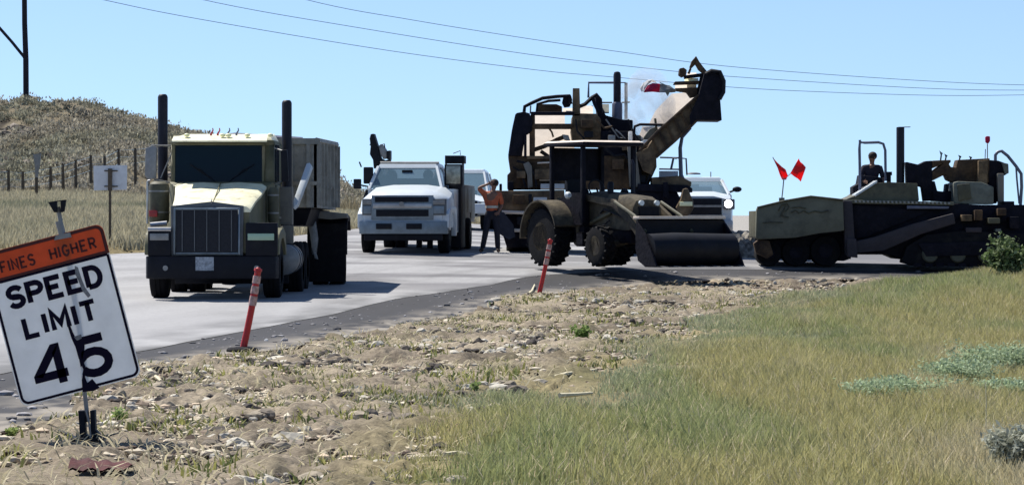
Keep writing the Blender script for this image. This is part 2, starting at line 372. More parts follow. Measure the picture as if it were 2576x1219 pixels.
SPOTS = [(-3.2, 24.0, .5), (-2.72, 20.9, .6), (-3.35, 39.8, .35), (.5, 58.8, .35)]
def calm(x, y):
    c = 1.0
    for (a, b_, r_) in SPOTS: c = c * np.clip((np.hypot(x - a, (y - b_) * .6) - r_) / .5, 0, 1)
    return c
def ground_material():
    m = bpy.data.materials.new('dry verge ground'); m.use_nodes = True
    t = m.node_tree; n = t.nodes; l = t.links; p = n['Principled BSDF']
    p.inputs['Roughness'].default_value = .95; p.inputs['Specular IOR Level'].default_value = .1
    g = n.new('ShaderNodeNewGeometry'); at = n.new('ShaderNodeAttribute'); at.attribute_name = 'col'
    def noise(sc, det=6, rough=.65, dist=0):
        q = n.new('ShaderNodeTexNoise'); q.inputs['Scale'].default_value = sc; q.inputs['Detail'].default_value = det
        q.inputs['Roughness'].default_value = rough; q.inputs['Distortion'].default_value = dist
        l.new(g.outputs['Position'], q.inputs['Vector']); return q
    a = noise(1.6, 8, .75, .3); r = n.new('ShaderNodeValToRGB')
    r.color_ramp.elements[0].position = .30; r.color_ramp.elements[0].color = (.62, .60, .56, 1)
    r.color_ramp.elements[1].position = .70; r.color_ramp.elements[1].color = (1.28, 1.22, 1.12, 1)
    l.new(a.outputs[0], r.inputs[0])
    mx = n.new('ShaderNodeMixRGB'); mx.blend_type = 'MULTIPLY'; mx.inputs[0].default_value = 1
    l.new(at.outputs['Color'], mx.inputs[1]); l.new(r.outputs[0], mx.inputs[2])
    b = noise(16, 6, .7); r2 = n.new('ShaderNodeValToRGB')
    r2.color_ramp.elements[0].position = .34; r2.color_ramp.elements[0].color = (.55, .52, .50, 1)
    r2.color_ramp.elements[1].position = .62; r2.color_ramp.elements[1].color = (1.25, 1.2, 1.12, 1)
    l.new(b.outputs[0], r2.inputs[0])
    m2 = n.new('ShaderNodeMixRGB'); m2.blend_type = 'MULTIPLY'; m2.inputs[0].default_value = .9
    l.new(mx.outputs[0], m2.inputs[1]); l.new(r2.outputs[0], m2.inputs[2])
    l.new(m2.outputs[0], p.inputs['Base Color'])
    bp = n.new('ShaderNodeBump'); bp.inputs['Strength'].default_value = .7; bp.inputs['Distance'].default_value = .04
    l.new(b.outputs[0], bp.inputs['Height']); l.new(bp.outputs[0], p.inputs['Normal'])
    return m

def build_ground():
    ts = np.concatenate([np.linspace(-1.6, -.24, 60), np.linspace(-.235, .235, 720), np.linspace(.24, 1.6, 60)])
    ds = np.concatenate([np.linspace(1.0, 14, 20), np.geomspace(14.3, 90, 620), np.geomspace(90.6, 230, 300), np.geomspace(235, 8000, 60)])
    T, D = np.meshgrid(ts, ds); X = T * D; Y = D.copy()
    Z = height(X, Y)
    road = inside(X, Y, POLY_SH)
    gs = grass_side(X, Y)
    dirt = (~road) & (gs < .8) & (Y < 80) & (X > -12)
    k = np.where(dirt, 1., 0.)
    dn = (fbm(X / .5, Y / .8, 4, 21) - .5) * .30 + (fbm(X / .14, Y / .2, 3, 31) - .5) * .13 + (np.abs(fbm(X / .8, Y / 2.4, 3, 77) - .5) * -.10)
    dn = dn * calm(X, Y)
    Z = Z + dn * k + np.where(road, -.06, 0) + (1 - k) * (~road) * (fbm(X / 1.2, Y / 1.5, 3, 12) - .5) * .10 * (Y < 130)
    Z = Z + hill_noise(X, Y)
    C = np.empty(X.shape + (3,)); n1 = fbm(X / 2.2, Y / 3.5, 4, 41)[..., None]; n2 = fbm(X / .5, Y / .8, 3, 51)[..., None]
    tan = np.array([.295, .27, .232]); brown = np.array([.135, .12, .105]); olive = np.array([.135, .135, .075]); dry = np.array([.30, .265, .18])
    C[:] = tan + (brown - tan) * np.clip(n1 * 2.2 - .6, 0, 1)
    C = C + (olive * 1.5 - C) * (np.clip(n2 * 3 - 1.75, 0, 1)) * .55
    g = np.clip(gs / 1.0 + .4 + (n1[..., 0] - .5) * 2, 0, 1)[..., None] * ((Y < 80)[..., None])
    C = C + (olive + (dry - olive) * np.clip(n1 * 2 - .7, 0, 1) - C) * g
    far = ((Y >= 74) & ~road)[..., None]; U = X / np.maximum(Y, 1) * F + CX
    # the verge and hill beyond the road: dry yellow grass low down, greyer sage scrub higher up
    nf = fbm(X / 2.6, Y / 7, 4, 61)[..., None]; nb = fbm(X / 7, Y / 14, 3, 71)[..., None]
    hg = np.array([.185, .165, .105]); gr = np.array([.095, .105, .062]); grey = np.array([.155, .142, .112]); rocky = np.array([.05, .045, .040]); pale = np.array([.29, .26, .20])
    hill = hg + (gr - hg) * np.clip((nb - .5) * 5, 0, 1) * (Y < 128)[..., None]
    hill = hill + (grey - hill) * np.clip((Y - 136) / 12, 0, 1)[..., None]
    band = (np.clip(1 - np.abs(Y - 152 - (n1[..., 0] - .5) * 8) / 4, 0, 1))[..., None]
    hill = hill + (pale - hill) * band * np.clip((nf - .35) * 4, 0, 1)
    hill = hill + (rocky - hill) * np.clip((nf - .57) * 9, 0, 1) * np.clip((Y - 136) / 8, 0, 1)[..., None]
    hill = hill + (pale - hill) * np.clip((nb - .66) * 8, 0, .3) * (Y > 136)[..., None]
    C = np.where(far, hill, C)
    sand = np.clip(1 - np.abs(Y - 78.5) / 1.2, 0, 1)[..., None] * (X < -11)[..., None]
    C = C + (np.array([.5, .43, .34]) - C) * sand
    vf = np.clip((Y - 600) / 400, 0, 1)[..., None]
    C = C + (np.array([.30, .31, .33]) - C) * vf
    o = np_mesh('ground', np.stack([X, Y, Z], -1).reshape(-1, 3), grid_faces(*X.shape), ground_material(), C.reshape(-1, 3))
    o['kind'] = 'structure'; o['label'] = 'dry clodded verge running into grassy slopes and a scrub hill'
build_ground()

def asphalt(name, base, streak, edge=None):
    m = bpy.data.materials.new(name); m.use_nodes = True
    t = m.node_tree; n = t.nodes; l = t.links; p = n['Principled BSDF']
    p.inputs['Roughness'].default_value = .85; p.inputs['Specular IOR Level'].default_value = .3
    at = n.new('ShaderNodeAttribute'); at.attribute_name = 'col'
    g = n.new('ShaderNodeNewGeometry'); q = n.new('ShaderNodeTexNoise'); q.inputs['Scale'].default_value = 9; q.inputs['Detail'].default_value = 8; q.inputs['Roughness'].default_value = .75
    l.new(g.outputs['Position'], q.inputs['Vector'])
    r = n.new('ShaderNodeValToRGB'); r.color_ramp.elements[0].position = .3; r.color_ramp.elements[0].color = (.8, .8, .8, 1)
    r.color_ramp.elements[1].position = .7; r.color_ramp.elements[1].color = (1.15, 1.15, 1.15, 1); l.new(q.outputs[0], r.inputs[0])
    mx = n.new('ShaderNodeMixRGB'); mx.blend_type = 'MULTIPLY'; mx.inputs[0].default_value = streak
    l.new(at.outputs['Color'], mx.inputs[1]); l.new(r.outputs[0], mx.inputs[2]); l.new(mx.outputs[0], p.inputs['Base Color'])
    bp = n.new('ShaderNodeBump'); bp.inputs['Strength'].default_value = .4; bp.inputs['Distance'].default_value = .01
    l.new(q.outputs[0], bp.inputs['Height']); l.new(bp.outputs[0], p.inputs['Normal'])
    return m
def strip(name, A, B, n, lift, fcol, m, label, sink=False):
    u = np.linspace(0, 1, n)[None, :, None]
    P = A[:, None, :] * (1 - u) + B[:, None, :] * u; X, Y = P[..., 0], P[..., 1]
    Z = height(X, Y) + lift
    if sink: X, Y, Z = X[:, ::-1], Y[:, ::-1], Z[:, ::-1]; u = u[:, ::-1]
    C = fcol(X, Y, np.broadcast_to(u[..., 0], X.shape), np.broadcast_to(np.arange(len(A))[:, None], X.shape))
    o = np_mesh(name, np.stack([X, Y, Z], -1).reshape(-1, 3), grid_faces(*X.shape), m, C.reshape(-1, 3))
    o['kind'] = 'structure'; o['label'] = label
def road_col(X, Y, u, i):
    c = np.empty(X.shape + (3,)); c[:] = (.27, .268, .274)
    lane = fbm(u * 26, i / 160.0, 3, 91)[..., None]; c *= .74 + .52 * lane
    s = fbm(X / 5, Y / 1.0, 3, 93)[..., None]                        # swept tack and tyre marks across the lane near the machines
    w = (np.clip((Y - 62) / 6, 0, 1) * np.clip((X + 6.5) / 2, 0, 1))[..., None]
    c = c + (np.array([.13, .127, .135]) - c) * np.clip((s - .47) * 7, 0, 1) * w * .85
    tr_ = sum(np.exp(-((u - q) / .018) ** 2) for q in (.16, .30, .46, .60))[..., None] * np.clip(fbm(u * 9, i / 60.0, 3, 99) * 2 - .5, 0, 1)[..., None]
    c = c * (1 - .22 * tr_)
    e = np.clip(1 - u * 17, 0, 1) * np.clip(fbm(X / .5, Y / 2.5, 4, 98) * 3.2 - .9, 0, 1); e = e[..., None]
    c = c + (np.array([.07, .07, .072]) - c) * e * .85
    pt = np.clip((fbm(X / 1.6, Y / 5, 4, 94)[..., None] - .56) * 9, 0, 1); c = c * (1 - .16 * pt)
    return c
strip('road', E1d, ELd, 110, .012, road_col, asphalt('pale worn asphalt', 0, .8), 'pale worn two lane asphalt road rising to a crest', True)
def sh_col(X, Y, u, i):
    c = np.empty(X.shape + (3,)); c[:] = (.027, .026, .029); s = fbm(X / .8, Y / 3, 4, 95)[..., None]
    c *= .6 + .9 * s
    e = (np.clip((u - .45) * 2.4, 0, 1) * np.clip(fbm(X / .25, Y / .5, 3, 97) * 3 - .9, 0, 1))[..., None]
    return c + (np.array([.27, .24, .20]) - c) * e * .8
strip('road_shoulder', E2d, E1d, 40, .006, lambda X, Y, u, i: sh_col(X, Y, 1 - u, i), asphalt('dark fresh asphalt shoulder', 0, 1.0), 'dark fresh asphalt strip along the edge of the pale road', True)

def zg(x, y): return float(height(np.array([float(x)]), np.array([float(y)]))[0])
def ground_px(px, py):                                          # where a photo ray meets the ground
    lo = None
    for k in range(1, 4000):
        y = 10 + k * .05; x = (px - CX) / F * y
        if CZ - (py - HY) / F * y <= zg(x, y): return x, y, zg(x, y)
    return (px - CX) / F * 60, 60, 0

# ------------------------------------------------------------------ loose cover on the ground
ICO = {}
def ico(sub=1):
    if sub not in ICO:
        b = bmesh.new(); bmesh.ops.create_icosphere(b, subdivisions=sub, radius=1)
        b.verts.ensure_lookup_table(); ICO[sub] = (np.array([v.co[:] for v in b.verts]), np.array([[v.index for v in f.verts] for f in b.faces])); b.free()
    return ICO[sub]
def scatter_rocks(name, X, Y, size, cols, m, label, cat, flat=.6, sink=.2, sub=1):
    V0, F0 = ico(sub); n = len(X); k = len(V0)
    sc = size[:, None] * np.stack([RN.uniform(.6, 1.6, n), RN.uniform(.6, 1.4, n), RN.uniform(.5, 1.1, n) * flat], 1)
    jit = 1 + RN.uniform(-.28, .28, (n, k, 1)) * (1 if sub == 1 else .8); a = RN.uniform(0, 6.28, n)
    P = V0[None] * jit * sc[:, None, :]
    c, s = np.cos(a)[:, None], np.sin(a)[:, None]
    Px = P[..., 0] * c - P[..., 1] * s; Py = P[..., 0] * s + P[..., 1] * c
    Z = height(X, Y)
    V = np.stack([Px + X[:, None], Py + Y[:, None], P[..., 2] + (Z + size * sink)[:, None]], -1).reshape(-1, 3)
    Fq = (F0[None] + (np.arange(n) * k)[:, None, None]).reshape(-1, 3)
    C = np.repeat(cols[:, None, :], k, 1).reshape(-1, 3)
    o = np_mesh(name, V, Fq, m, C, smooth=False); tag(o, label, cat, None, 'stuff'); return o
def sample(n, d0, d1, t0=-.19, t1=.19, p=1.0):
    u = RN.uniform(0, 1, n); d = (d0 ** p + u * (d1 ** p - d0 ** p)) ** (1 / p); t = RN.uniform(t0, t1, n); return t * d, d
matcol = mat_attr('mixed dirt', 'col', .95)
X, Y = sample(80000, 17, 72, p=1.3)
k = (~inside(X, Y, POLY_SH)) & (grass_side(X, Y) < RN.uniform(-.8, 1.4, len(X)))
k &= fbm(X / .9, Y / 1.6, 3, 101) > RN.uniform(.28, .62, len(X)); k &= calm(X, Y) > RN.uniform(0, 1, len(X)); X, Y = X[k], Y[k]
pal = np.array([[.44, .38, .29], [.34, .28, .21], [.52, .46, .36], [.20, .155, .12], [.07, .05, .04], [.50, .40, .30]])
ci = RN.choice(len(pal), len(X), p=[.22, .18, .18, .18, .17, .07])
sz = RN.gamma(1.6, .013, len(X)) + .008; sz = np.minimum(sz, .055)
scatter_rocks('gravel', X, Y, sz, pal[ci] * RN.uniform(.8, 1.2, (len(X), 1)), matcol, 'tan stones and clods strewn over the dry roadside verge', 'gravel')
X, Y = sample(19000, 17, 72, p=1.3)
k = (~inside(X, Y, POLY_SH)) & (grass_side(X, Y) < RN.uniform(-.6, .9, len(X))) & (fbm(X / 1.1, Y / 2.2, 3, 111) > RN.uniform(.40, .66, len(X))) & (calm(X, Y) > .9); X, Y = X[k], Y[k]
pal2 = np.array([[.28, .24, .185], [.17, .145, .12], [.44, .41, .35], [.06, .052, .048]]); ci = RN.choice(4, len(X), p=[.30, .24, .24, .22])
scatter_rocks('clods', X, Y, np.minimum(RN.gamma(2.0, .015, len(X)) + .020, .085), pal2[ci] * RN.uniform(.8, 1.2, (len(X), 1)), matcol, 'broken earth clods and rubble banked along the verge', 'rubble', .8, .15, 2)
X, Y = sample(5200, 26, 76, p=1.3)
k = inside(X, Y, POLY_SH) & ~inside(X, Y, POLY_ROAD); X, Y = X[k], Y[k]
scatter_rocks('shoulder_gravel', X, Y, RN.gamma(1.5, .010, len(X)) + .006, np.array([[.16, .155, .16]]) * RN.uniform(.5, 2.2, (len(X), 1)), matcol, 'loose grit on the dark asphalt shoulder', 'gravel', sink=.3)

def scatter_blades(name, X, Y, h, w, cols, m, label, cat, lean=.45, flatness=None, z=None):
    n = len(X); a = RN.uniform(0, 6.28, n); la = RN.uniform(0, 6.28, n); ll = RN.uniform(.05, lean, n) * h
    if flatness is not None: ll = ll + h * flatness; h = h * (1 - .75 * flatness)
    dx, dy = np.cos(a) * w / 2, np.sin(a) * w / 2; lx, ly = np.cos(la) * ll, np.sin(la) * ll
    Z = height(X, Y) if z is None else z
    def pt(ox, oy, oz): return np.stack([X + ox, Y + oy, Z + oz], -1)
    V = np.stack([pt(-dx, -dy, -.02), pt(dx, dy, -.02), pt(lx * .35 + dx * .8, ly * .35 + dy * .8, h * .55), pt(lx * .35 - dx * .8, ly * .35 - dy * .8, h * .55),
                  pt(lx + dx * .15, ly + dy * .15, h), pt(lx - dx * .15, ly - dy * .15, h)], 1)
    b = (np.arange(n) * 6)[:, None]
    Fq = np.concatenate([b + np.array([[0, 1, 2, 3]]), b + np.array([[3, 2, 4, 5]])])
    C = np.repeat(cols[:, None, :], 6, 1)
    o = np_mesh(name, V.reshape(-1, 3), Fq, m, C.reshape(-1, 3), smooth=False); tag(o, label, cat, None, 'stuff'); return o
matgrass = mat_attr('grass blades', 'col', .8, .35)
# bleached straw and chips lying flat on the verge
X, Y = sample(26000, 17, 70, p=1.3)
k = (~inside(X, Y, POLY_SH)) & (grass_side(X, Y) < RN.uniform(-.6, 1.8, len(X))) & (fbm(X / 1.3, Y / 2, 3, 131) > .42); X, Y = X[k], Y[k]
n = len(X); c = np.array([[.56, .50, .34]]) * RN.uniform(.5, 1.15, (n, 1))
scatter_blades('straw', X, Y, RN.uniform(.05, .20, n), RN.uniform(.008, .025, n), c, matgrass, 'bleached straw lying loose on the dry verge', 'straw', .3, RN.uniform(.6, .95, n), z=height(X, Y) + .03)
# low yellow-green weeds on the verge
X, Y = sample(60000, 17, 66, p=1.3)
k = (~inside(X, Y, POLY_SH)) & (grass_side(X, Y) < .6) & (fbm(X / .7, Y / 1.1, 3, 141) > RN.uniform(.50, .66, len(X))); X, Y = X[k], Y[k]
n = len(X); c = np.where(RN.uniform(0, 1, (n, 1)) < .6, np.array([[.30, .30, .10]]), np.array([[.13, .16, .06]])) * RN.uniform(.7, 1.25, (n, 1))
scatter_blades('low_weeds', X, Y, RN.uniform(.03, .10, n), RN.uniform(.012, .03, n), c, matgrass, 'low yellow green weeds sprouting among the clods', 'weeds', 1.1)
# the tall grass
X, Y = sample(900000, 17.5, 71, -.06, .185, p=1.55)
gsd = grass_side(X, Y) + (fbm(X / 1.0, Y / 2.6, 4, 151) - .5) * 4.2 - 2.2 * np.exp(-((X - .55) / .8) ** 2 - ((Y - 33.5) / 4) ** 2)
k = (gsd > RN.uniform(-.1, 3.0, len(X))) & (fbm(X / .45, Y / .8, 3, 155) > RN.uniform(.15, .55, len(X))); X, Y, gsd = X[k], Y[k], gsd[k]
n = len(X)
big = fbm(X / 1.5, Y / 12.0, 4, 161); big2 = fbm(X / 1.0, Y / 7.0, 4, 167)
green = np.array([.30, .325, .145]); oliv = np.array([.40, .37, .17]); dryc = np.array([.52, .45, .31]); sage = np.array([.33, .36, .27])
U = X / Y * F + CX; near = np.clip((25.5 - Y) / 4, 0, 1) * np.clip((U - 1500) / 500, 0, 1)
c = oliv + (green - oliv) * np.clip((big - .46) * 6, 0, 1)[:, None]
c = c + (dryc - c) * np.clip(near * 1.0 + (big2 - .70) * 4, 0, .8)[:, None]
edge = np.clip(1 - gsd / 2.2, 0, 1) * (Y > 27)
c = c + (sage - c) * (edge * .75)[:, None]
ind = RN.uniform(0, 1, n); c = np.where((ind < .10)[:, None], dryc * 1.05, c) * RN.uniform(.75, 1.25, (n, 1))
hh = (.05 + .115 * np.clip(gsd / 2.5, 0, 1)) * RN.uniform(.5, 1.35, n) * (1 + .6 * np.clip((Y - 45) / 20, 0, 1)) * (.65 + .7 * big2)
scatter_blades('tall_grass', X, Y, hh, RN.uniform(.004, .010, n) * (1 + Y / 55), c, matgrass, 'tall olive and straw coloured grass covering the near slope', 'grass', .8)

# scrub and grass beyond the road
X, Y = sample(150000, 79, 136, -.185, .02, p=1.2)
k = ~inside(X, Y, POLY_ROAD); X, Y = X[k], Y[k]; n = len(X); nb = fbm(X / 7, Y / 14, 3, 71)
c = np.array([.42, .385, .27]) + (np.array([.20, .215, .14]) - np.array([.42, .385, .27])) * np.clip((nb - .5) * 6, 0, 1)[:, None] * (Y < 120)[:, None]
scatter_blades('verge_grass', X, Y, RN.uniform(.12, .38, n), RN.uniform(.02, .04, n), c * RN.uniform(.7, 1.25, (n, 1)), matgrass, 'dry yellow grass between the road and the wire fence', 'grass', .6, z=height(X, Y))
X, Y = sample(17000, 138, 205, -.185, -.03, p=1.0)
k = fbm(X / 4, Y / 8, 3, 173) > RN.uniform(.2, .62, len(X)); X, Y = X[k], Y[k]; n = len(X)
V0, F0 = ico()
m_ = 26; bx = np.repeat(X, m_); by = np.repeat(Y, m_); rad = np.repeat(RN.gamma(2.0, .11, n) + .12, m_)
ox = RN.normal(0, .5, n * m_) * rad; oy = RN.normal(0, .5, n * m_) * rad
cz = height(bx, by) + hill_noise(bx, by) + RN.uniform(-.05, .6, n * m_) * rad
hb = fbm(X / 6, Y / 12, 3, 191)[:, None]; hcol = np.array([.33, .30, .235]) + (np.array([.25, .25, .175]) - np.array([.33, .30, .235])) * np.clip((hb - .50) * 5, 0, .6)
cc = np.repeat(hcol * RN.uniform(.45, 1.4, (n, 1)), m_, 0) * RN.uniform(.75, 1.3, (n * m_, 1))
scatter_blades('hill_scrub', bx + ox, by + oy, RN.uniform(.05, .16, n * m_), RN.uniform(.05, .12, n * m_), cc, matgrass, 'grey green sagebrush scrub covering the hill', 'scrub', 1.0, z=cz)
X, Y = sample(7000, 139, 178, -.185, -.03); k = fbm(X / 3, Y / 6, 3, 181) > .56; X, Y = X[k], Y[k]; n = len(X)
o = scatter_rocks('hill_rocks', X, Y, np.minimum(RN.gamma(2, .05, n) + .06, .3), np.array([[.11, .095, .08]]) * RN.uniform(.35, 2.2, (n, 1)), matcol, 'dark and pale rocks scattered across the scrub hill', 'rocks', .8, .3)
me = o.data; co = np.empty(len(me.vertices) * 3, np.float32); me.vertices.foreach_get('co', co); co = co.reshape(-1, 3)
co[:, 2] += np.repeat(hill_noise(X, Y), len(V0)).astype(np.float32); me.vertices.foreach_set('co', co.ravel()); me.update()
# tall weeds against the sky
n = 150; X = (RN.uniform(842, 906, n) - CX) / F * 120; Y = RN.uniform(117, 123, n)
scatter_blades('dry_weeds', X, Y, RN.uniform(.5, .95, n), np.full(n, .035), np.array([[.26, .22, .14]]) * RN.uniform(.7, 1.2, (n, 1)), matgrass, 'tall dry weeds standing against the sky beside the dump truck', 'weeds', .3)

# ------------------------------------------------------------------ speed limit sign on its folding stand
fs = Frame(217, 1112, 24.0)
root = thing('speed_limit_sign', fs, 'tilted FINES HIGHER SPEED LIMIT 45 sign on a black footed stand', 'road sign')
SC = 24.0 / F                                                     # metres per photo pixel at the sign
ANG = math.radians(14.7); CSN = fs.L(155.5, 792, 0)
def sgn(u, v, y=0.0):
    c, n = math.cos(ANG), math.sin(ANG)
    return (CSN[0] + (u * c - v * n) * SC, y, CSN[2] + (u * n + v * c) * SC)
def rrect(x0, x1, y0, y1, r, corners=(1, 1, 1, 1), k=5):
    pts = []
    for (cx, cy, a0, f) in ((x1, y1, 0, corners[0]), (x0, y1, 90, corners[1]), (x0, y0, 180, corners[2]), (x1, y0, 270, corners[3])):
        sx = -1 if cx == x1 else 1; sy = -1 if cy == y1 else 1
        if not f: pts.append((cx, cy)); continue
        for q in range(k + 1):
            a = math.radians(a0 + 90 * q / k); pts.append((cx + sx * r + r * math.cos(a), cy + sy * r + r * math.sin(a)))
    return pts
def wave(u, v):                                                   # gentle buckle of the vinyl
    return .006 * math.sin(u / 38.0 + v / 70) + .010 * math.exp(-((u - 20 + v * .12) / 14) ** 2)
def plate(pts, y0, y1):
    b = MB(); b.prism([sgn(p[0], p[1], y0) for p in pts], [sgn(p[0], p[1], y1) for p in pts]); return b
W2, H2 = 156, 198; DIV = 122
plate(rrect(-W2, W2, -H2, DIV, 20, (0, 0, 1, 1)), 0, .004).build('white_panel', 'signwhite', root)
plate(rrect(-W2, W2, DIV, H2, 20, (1, 1, 0, 0)), 0, .004).build('orange_panel', 'signorange', root)
def stroke(b, pts, w, y0=-.004, y1=-.001):
    """a painted stroke with round ends along pts (sign pixels)"""
    P = [Vector((p[0], p[1])) for p in pts]
    def fan(c, r, k=10):
        ring = [(c.x + r * math.cos(2 * math.pi * q / k), c.y + r * math.sin(2 * math.pi * q / k)) for q in range(k)]
        e = R.uniform(0, .0004)
        b.prism([sgn(p[0], p[1], y0 - e) for p in ring], [sgn(p[0], p[1], y1) for p in ring])
    L_ = []; Rr = []
    for i, p in enumerate(P):
        d0 = (P[i] - P[i - 1]).normalized() if i else (P[1] - P[0]).normalized()
        d1 = (P[i + 1] - P[i]).normalized() if i < len(P) - 1 else d0
        t = (d0 + d1).normalized(); nn = Vector((-t.y, t.x)); q = w / 2 / max(.45, nn.dot(Vector((-d0.y, d0.x))))
        L_.append(p + nn * q); Rr.append(p - nn * q)
    vs = []; fs_ = []; k = len(P)
    for y in (y0, y1):
        for i in range(k): vs += [sgn(*L_[i], y), sgn(*Rr[i], y)]
    for i in range(k - 1):
        a = 2 * i; o = 2 * k
        fs_ += [(a, a + 1, a + 3, a + 2), (o + a, o + a + 2, o + a + 3, o + a + 1), (a, a + 2, o + a + 2, o + a), (a + 1, o + a + 1, o + a + 3, a + 3)]
    fs_ += [(0, 2 * k, 2 * k + 1, 1), (2 * k - 2, 2 * k - 1, 4 * k - 1, 4 * k - 2)]
    b.add(vs, fs_)
def arc(cx, cy, rx, ry, a0, a1, k=9): return [(cx + rx * math.cos(math.radians(a0 + (a1 - a0) * q / k)), cy + ry * math.sin(math.radians(a0 + (a1 - a0) * q / k))) for q in range(k + 1)]
GL = {  # letters in a unit box: list of strokes
    'S': [arc(.5, .74, .42, .26, 20, 180, 7)[0:] + arc(.5, .74, .42, .26, 180, 270, 4)[1:] + arc(.5, .26, .42, .26, 90, -160, 11)],
    'P': [[(.08, 0), (.08, 1), (.55, 1)] + arc(.55, .74, .37, .26, 80, -80, 7) + [(.55, .48), (.08, .48)]],
    'E': [[(.92, 1), (.08, 1), (.08, 0), (.95, 0)], [(.08, .52), (.75, .52)]],
    'D': [[(.08, 0), (.08, 1), (.42, 1)] + arc(.42, .5, .5, .5, 75, -75, 9) + [(.42, 0), (.08, 0)]],
    'L': [[(.08, 1), (.08, 0), (.92, 0)]], 'I': [[(.5, 1), (.5, 0)]],
    'M': [[(.04, 0), (.04, 1), (.5, .28), (.96, 1), (.96, 0)]],
    'T': [[(0, 1), (1, 1)], [(.5, 1), (.5, 0)]],
    'F': [[(.92, 1), (.08, 1), (.08, 0)], [(.08, .52), (.75, .52)]],
    'N': [[(.06, 0), (.06, 1), (.94, 0), (.94, 1)]],
    'H': [[(.06, 0), (.06, 1)], [(.94, 0), (.94, 1)], [(.06, .5), (.94, .5)]],
    'G': [arc(.52, .5, .44, .5, 40, 330, 12) + [(.93, .45), (.55, .45)]],
    'R': [[(.08, 0), (.08, 1), (.55, 1)] + arc(.55, .75, .37, .25, 80, -80, 7) + [(.55, .5), (.08, .5)], [(.5, .5), (.95, 0)]],
    '4': [[(.78, 0), (.78, 1), (.70, 1), (.02, .30), (.02, .26), (1, .26)]],
    '5': [[(.88, 1), (.16, 1), (.12, .52)] + arc(.46, .32, .46, .32, 125, -150, 12)],
}
def word(name, txt, u0, u1, v0, v1, w, m, gap=.28, widths=None):
    b = MB(); ws = [(.12 if c == 'I' else 1.12 if c == 'M' else 1) for c in txt]; tot = sum(ws) + gap * (len(txt) - 1)
    k = (u1 - u0) / tot; u = u0
    for c, q in zip(txt, ws):
        for st in GL[c]:
            stroke(b, [(u + (x if c != 'I' else .5) * k * q, v0 + y * (v1 - v0)) for x, y in st], w)
        u += (q + gap) * k
    return b.build(name, m, root)
word('lettering', 'SPEED', -120, 121, 50, 97, 13.5, 'ink')
word('lettering', 'LIMIT', -100, 86, -32, 15, 12.5, 'ink', .42)
word('lettering', '4', -98, -20, -164, -74, 21, 'ink')
word('lettering', '5', 14, 93, -162, -76, 21, 'ink')
word('lettering', 'FINES', -119, -31, 141, 167, 5.2, 'inkbrown', .42)
word('lettering', 'HIGHER', 10, 128, 142, 168, 5.2, 'inkbrown', .42)
b = MB()
stroke(b, rrect(-W2 + 6, W2 - 6, -H2 + 6, DIV - 3, 17, (0, 0, 1, 1)) + [(W2 - 6, DIV - 3)], 6.5, -.0035)
b.build('border', 'ink', root)
b = MB(); q = rrect(-W2 + 5, W2 - 5, DIV + 3, H2 - 5, 17, (1, 1, 0, 0)); stroke(b, q + [q[0]], 8, -.0035); b.build('border', 'inkbrown', root)
def un(px, py):
    dx, dy = px - 155.5, 792 - py; c, n = math.cos(ANG), math.sin(ANG); return (dx * c + dy * n, -dx * n + dy * c)
def poly_on(name, pxs, m, y0, y1=-.001, label=None):
    b = MB(); pts = [un(*p) for p in pxs]; b.prism([sgn(p[0], p[1], y0) for p in pts], [sgn(p[0], p[1], y1) for p in pts]); return b.build(name, m, root, label=label)
poly_on('crease', [(169, 815), (175, 814), (184, 836), (197, 862), (203, 893), (215, 920), (214, 948), (220, 962), (232, 952), (251, 974), (236, 982), (208, 985), (206, 955), (210, 928), (198, 900), (190, 872), (180, 850)], 'ink', -.0065, label='dark jagged tear down the lower half of the sign')
poly_on('crease', [(188, 668), (196, 672), (205, 700), (214, 722), (228, 742), (222, 748), (207, 730), (198, 706), (190, 690)], 'crease', -.0068, label='grey wrinkle beside the letters')  # wrinkle drawn as a flat grey strip
poly_on('crease', [(186, 846), (204, 840), (206, 850), (194, 856)], 'crease', -.0072, label='small grey scuff at the top of the numeral')
# mast, bracket, base and feet
b = MB(); b.tube([fs.L(146, 520, .03), fs.L(160, 600, .03), fs.L(196, 830, .03), fs.L(221, 1060, .03)], .018, 6); b.tube([fs.L(148, 556, .02), fs.L(160, 600, .02)], .03, 6)
b.build('mast', 'steel', root)
b = MB(); b.px(fs, [(121, 508), (166, 502), (161, 532), (153, 534), (152, 506), (143, 507), (143, 534), (136, 534)], -.01, .03); b.build('mast_cap', 'black', root)
b = MB(); b.px(fs, [(140, 592), (176, 584), (180, 596), (136, 604)], -.012, .03); b.build('top_clamp', 'steel', root)
b = MB(); b.px(fs, [(196, 1032), (212, 1032), (215, 1090), (222, 1098), (228, 1088), (226, 1032), (238, 1030), (240, 1080), (250, 1092), (262, 1108), (250, 1116), (232, 1102), (210, 1104), (192, 1118), (180, 1118), (184, 1108), (200, 1094), (199, 1070)], -.05, .05); b.build('base', 'black', root, .004)
b = MB(); b.box(fs.L(182, 0, 0)[0], fs.L(262, 0, 0)[0], -.10, .10, .01, .04); b.build('base_plate', 'black', root, .005)
b = MB(); b.ptube(fs, [(216, 1030, -.06), (224, 1062, -.065), (228, 1100, -.06)], .008, 6); b.build('spring', 'steel', root)
for (pts, r_) in (([(188, 1116, -.02), (100, 1130, .0), (-30, 1142, .05)], .010), ([(246, 1100, -.05), (275, 1135, -.5), (312, 1178, -1.2), (345, 1196, -1.6)], .013), ([(238, 1100, .05), (300, 1090, .9)], .012), ([(200, 1104, .05), (150, 1082, .9)], .012)):
    b = MB(); b.ptube(fs, pts, r_, 6); b.build('leg', 'black', root)

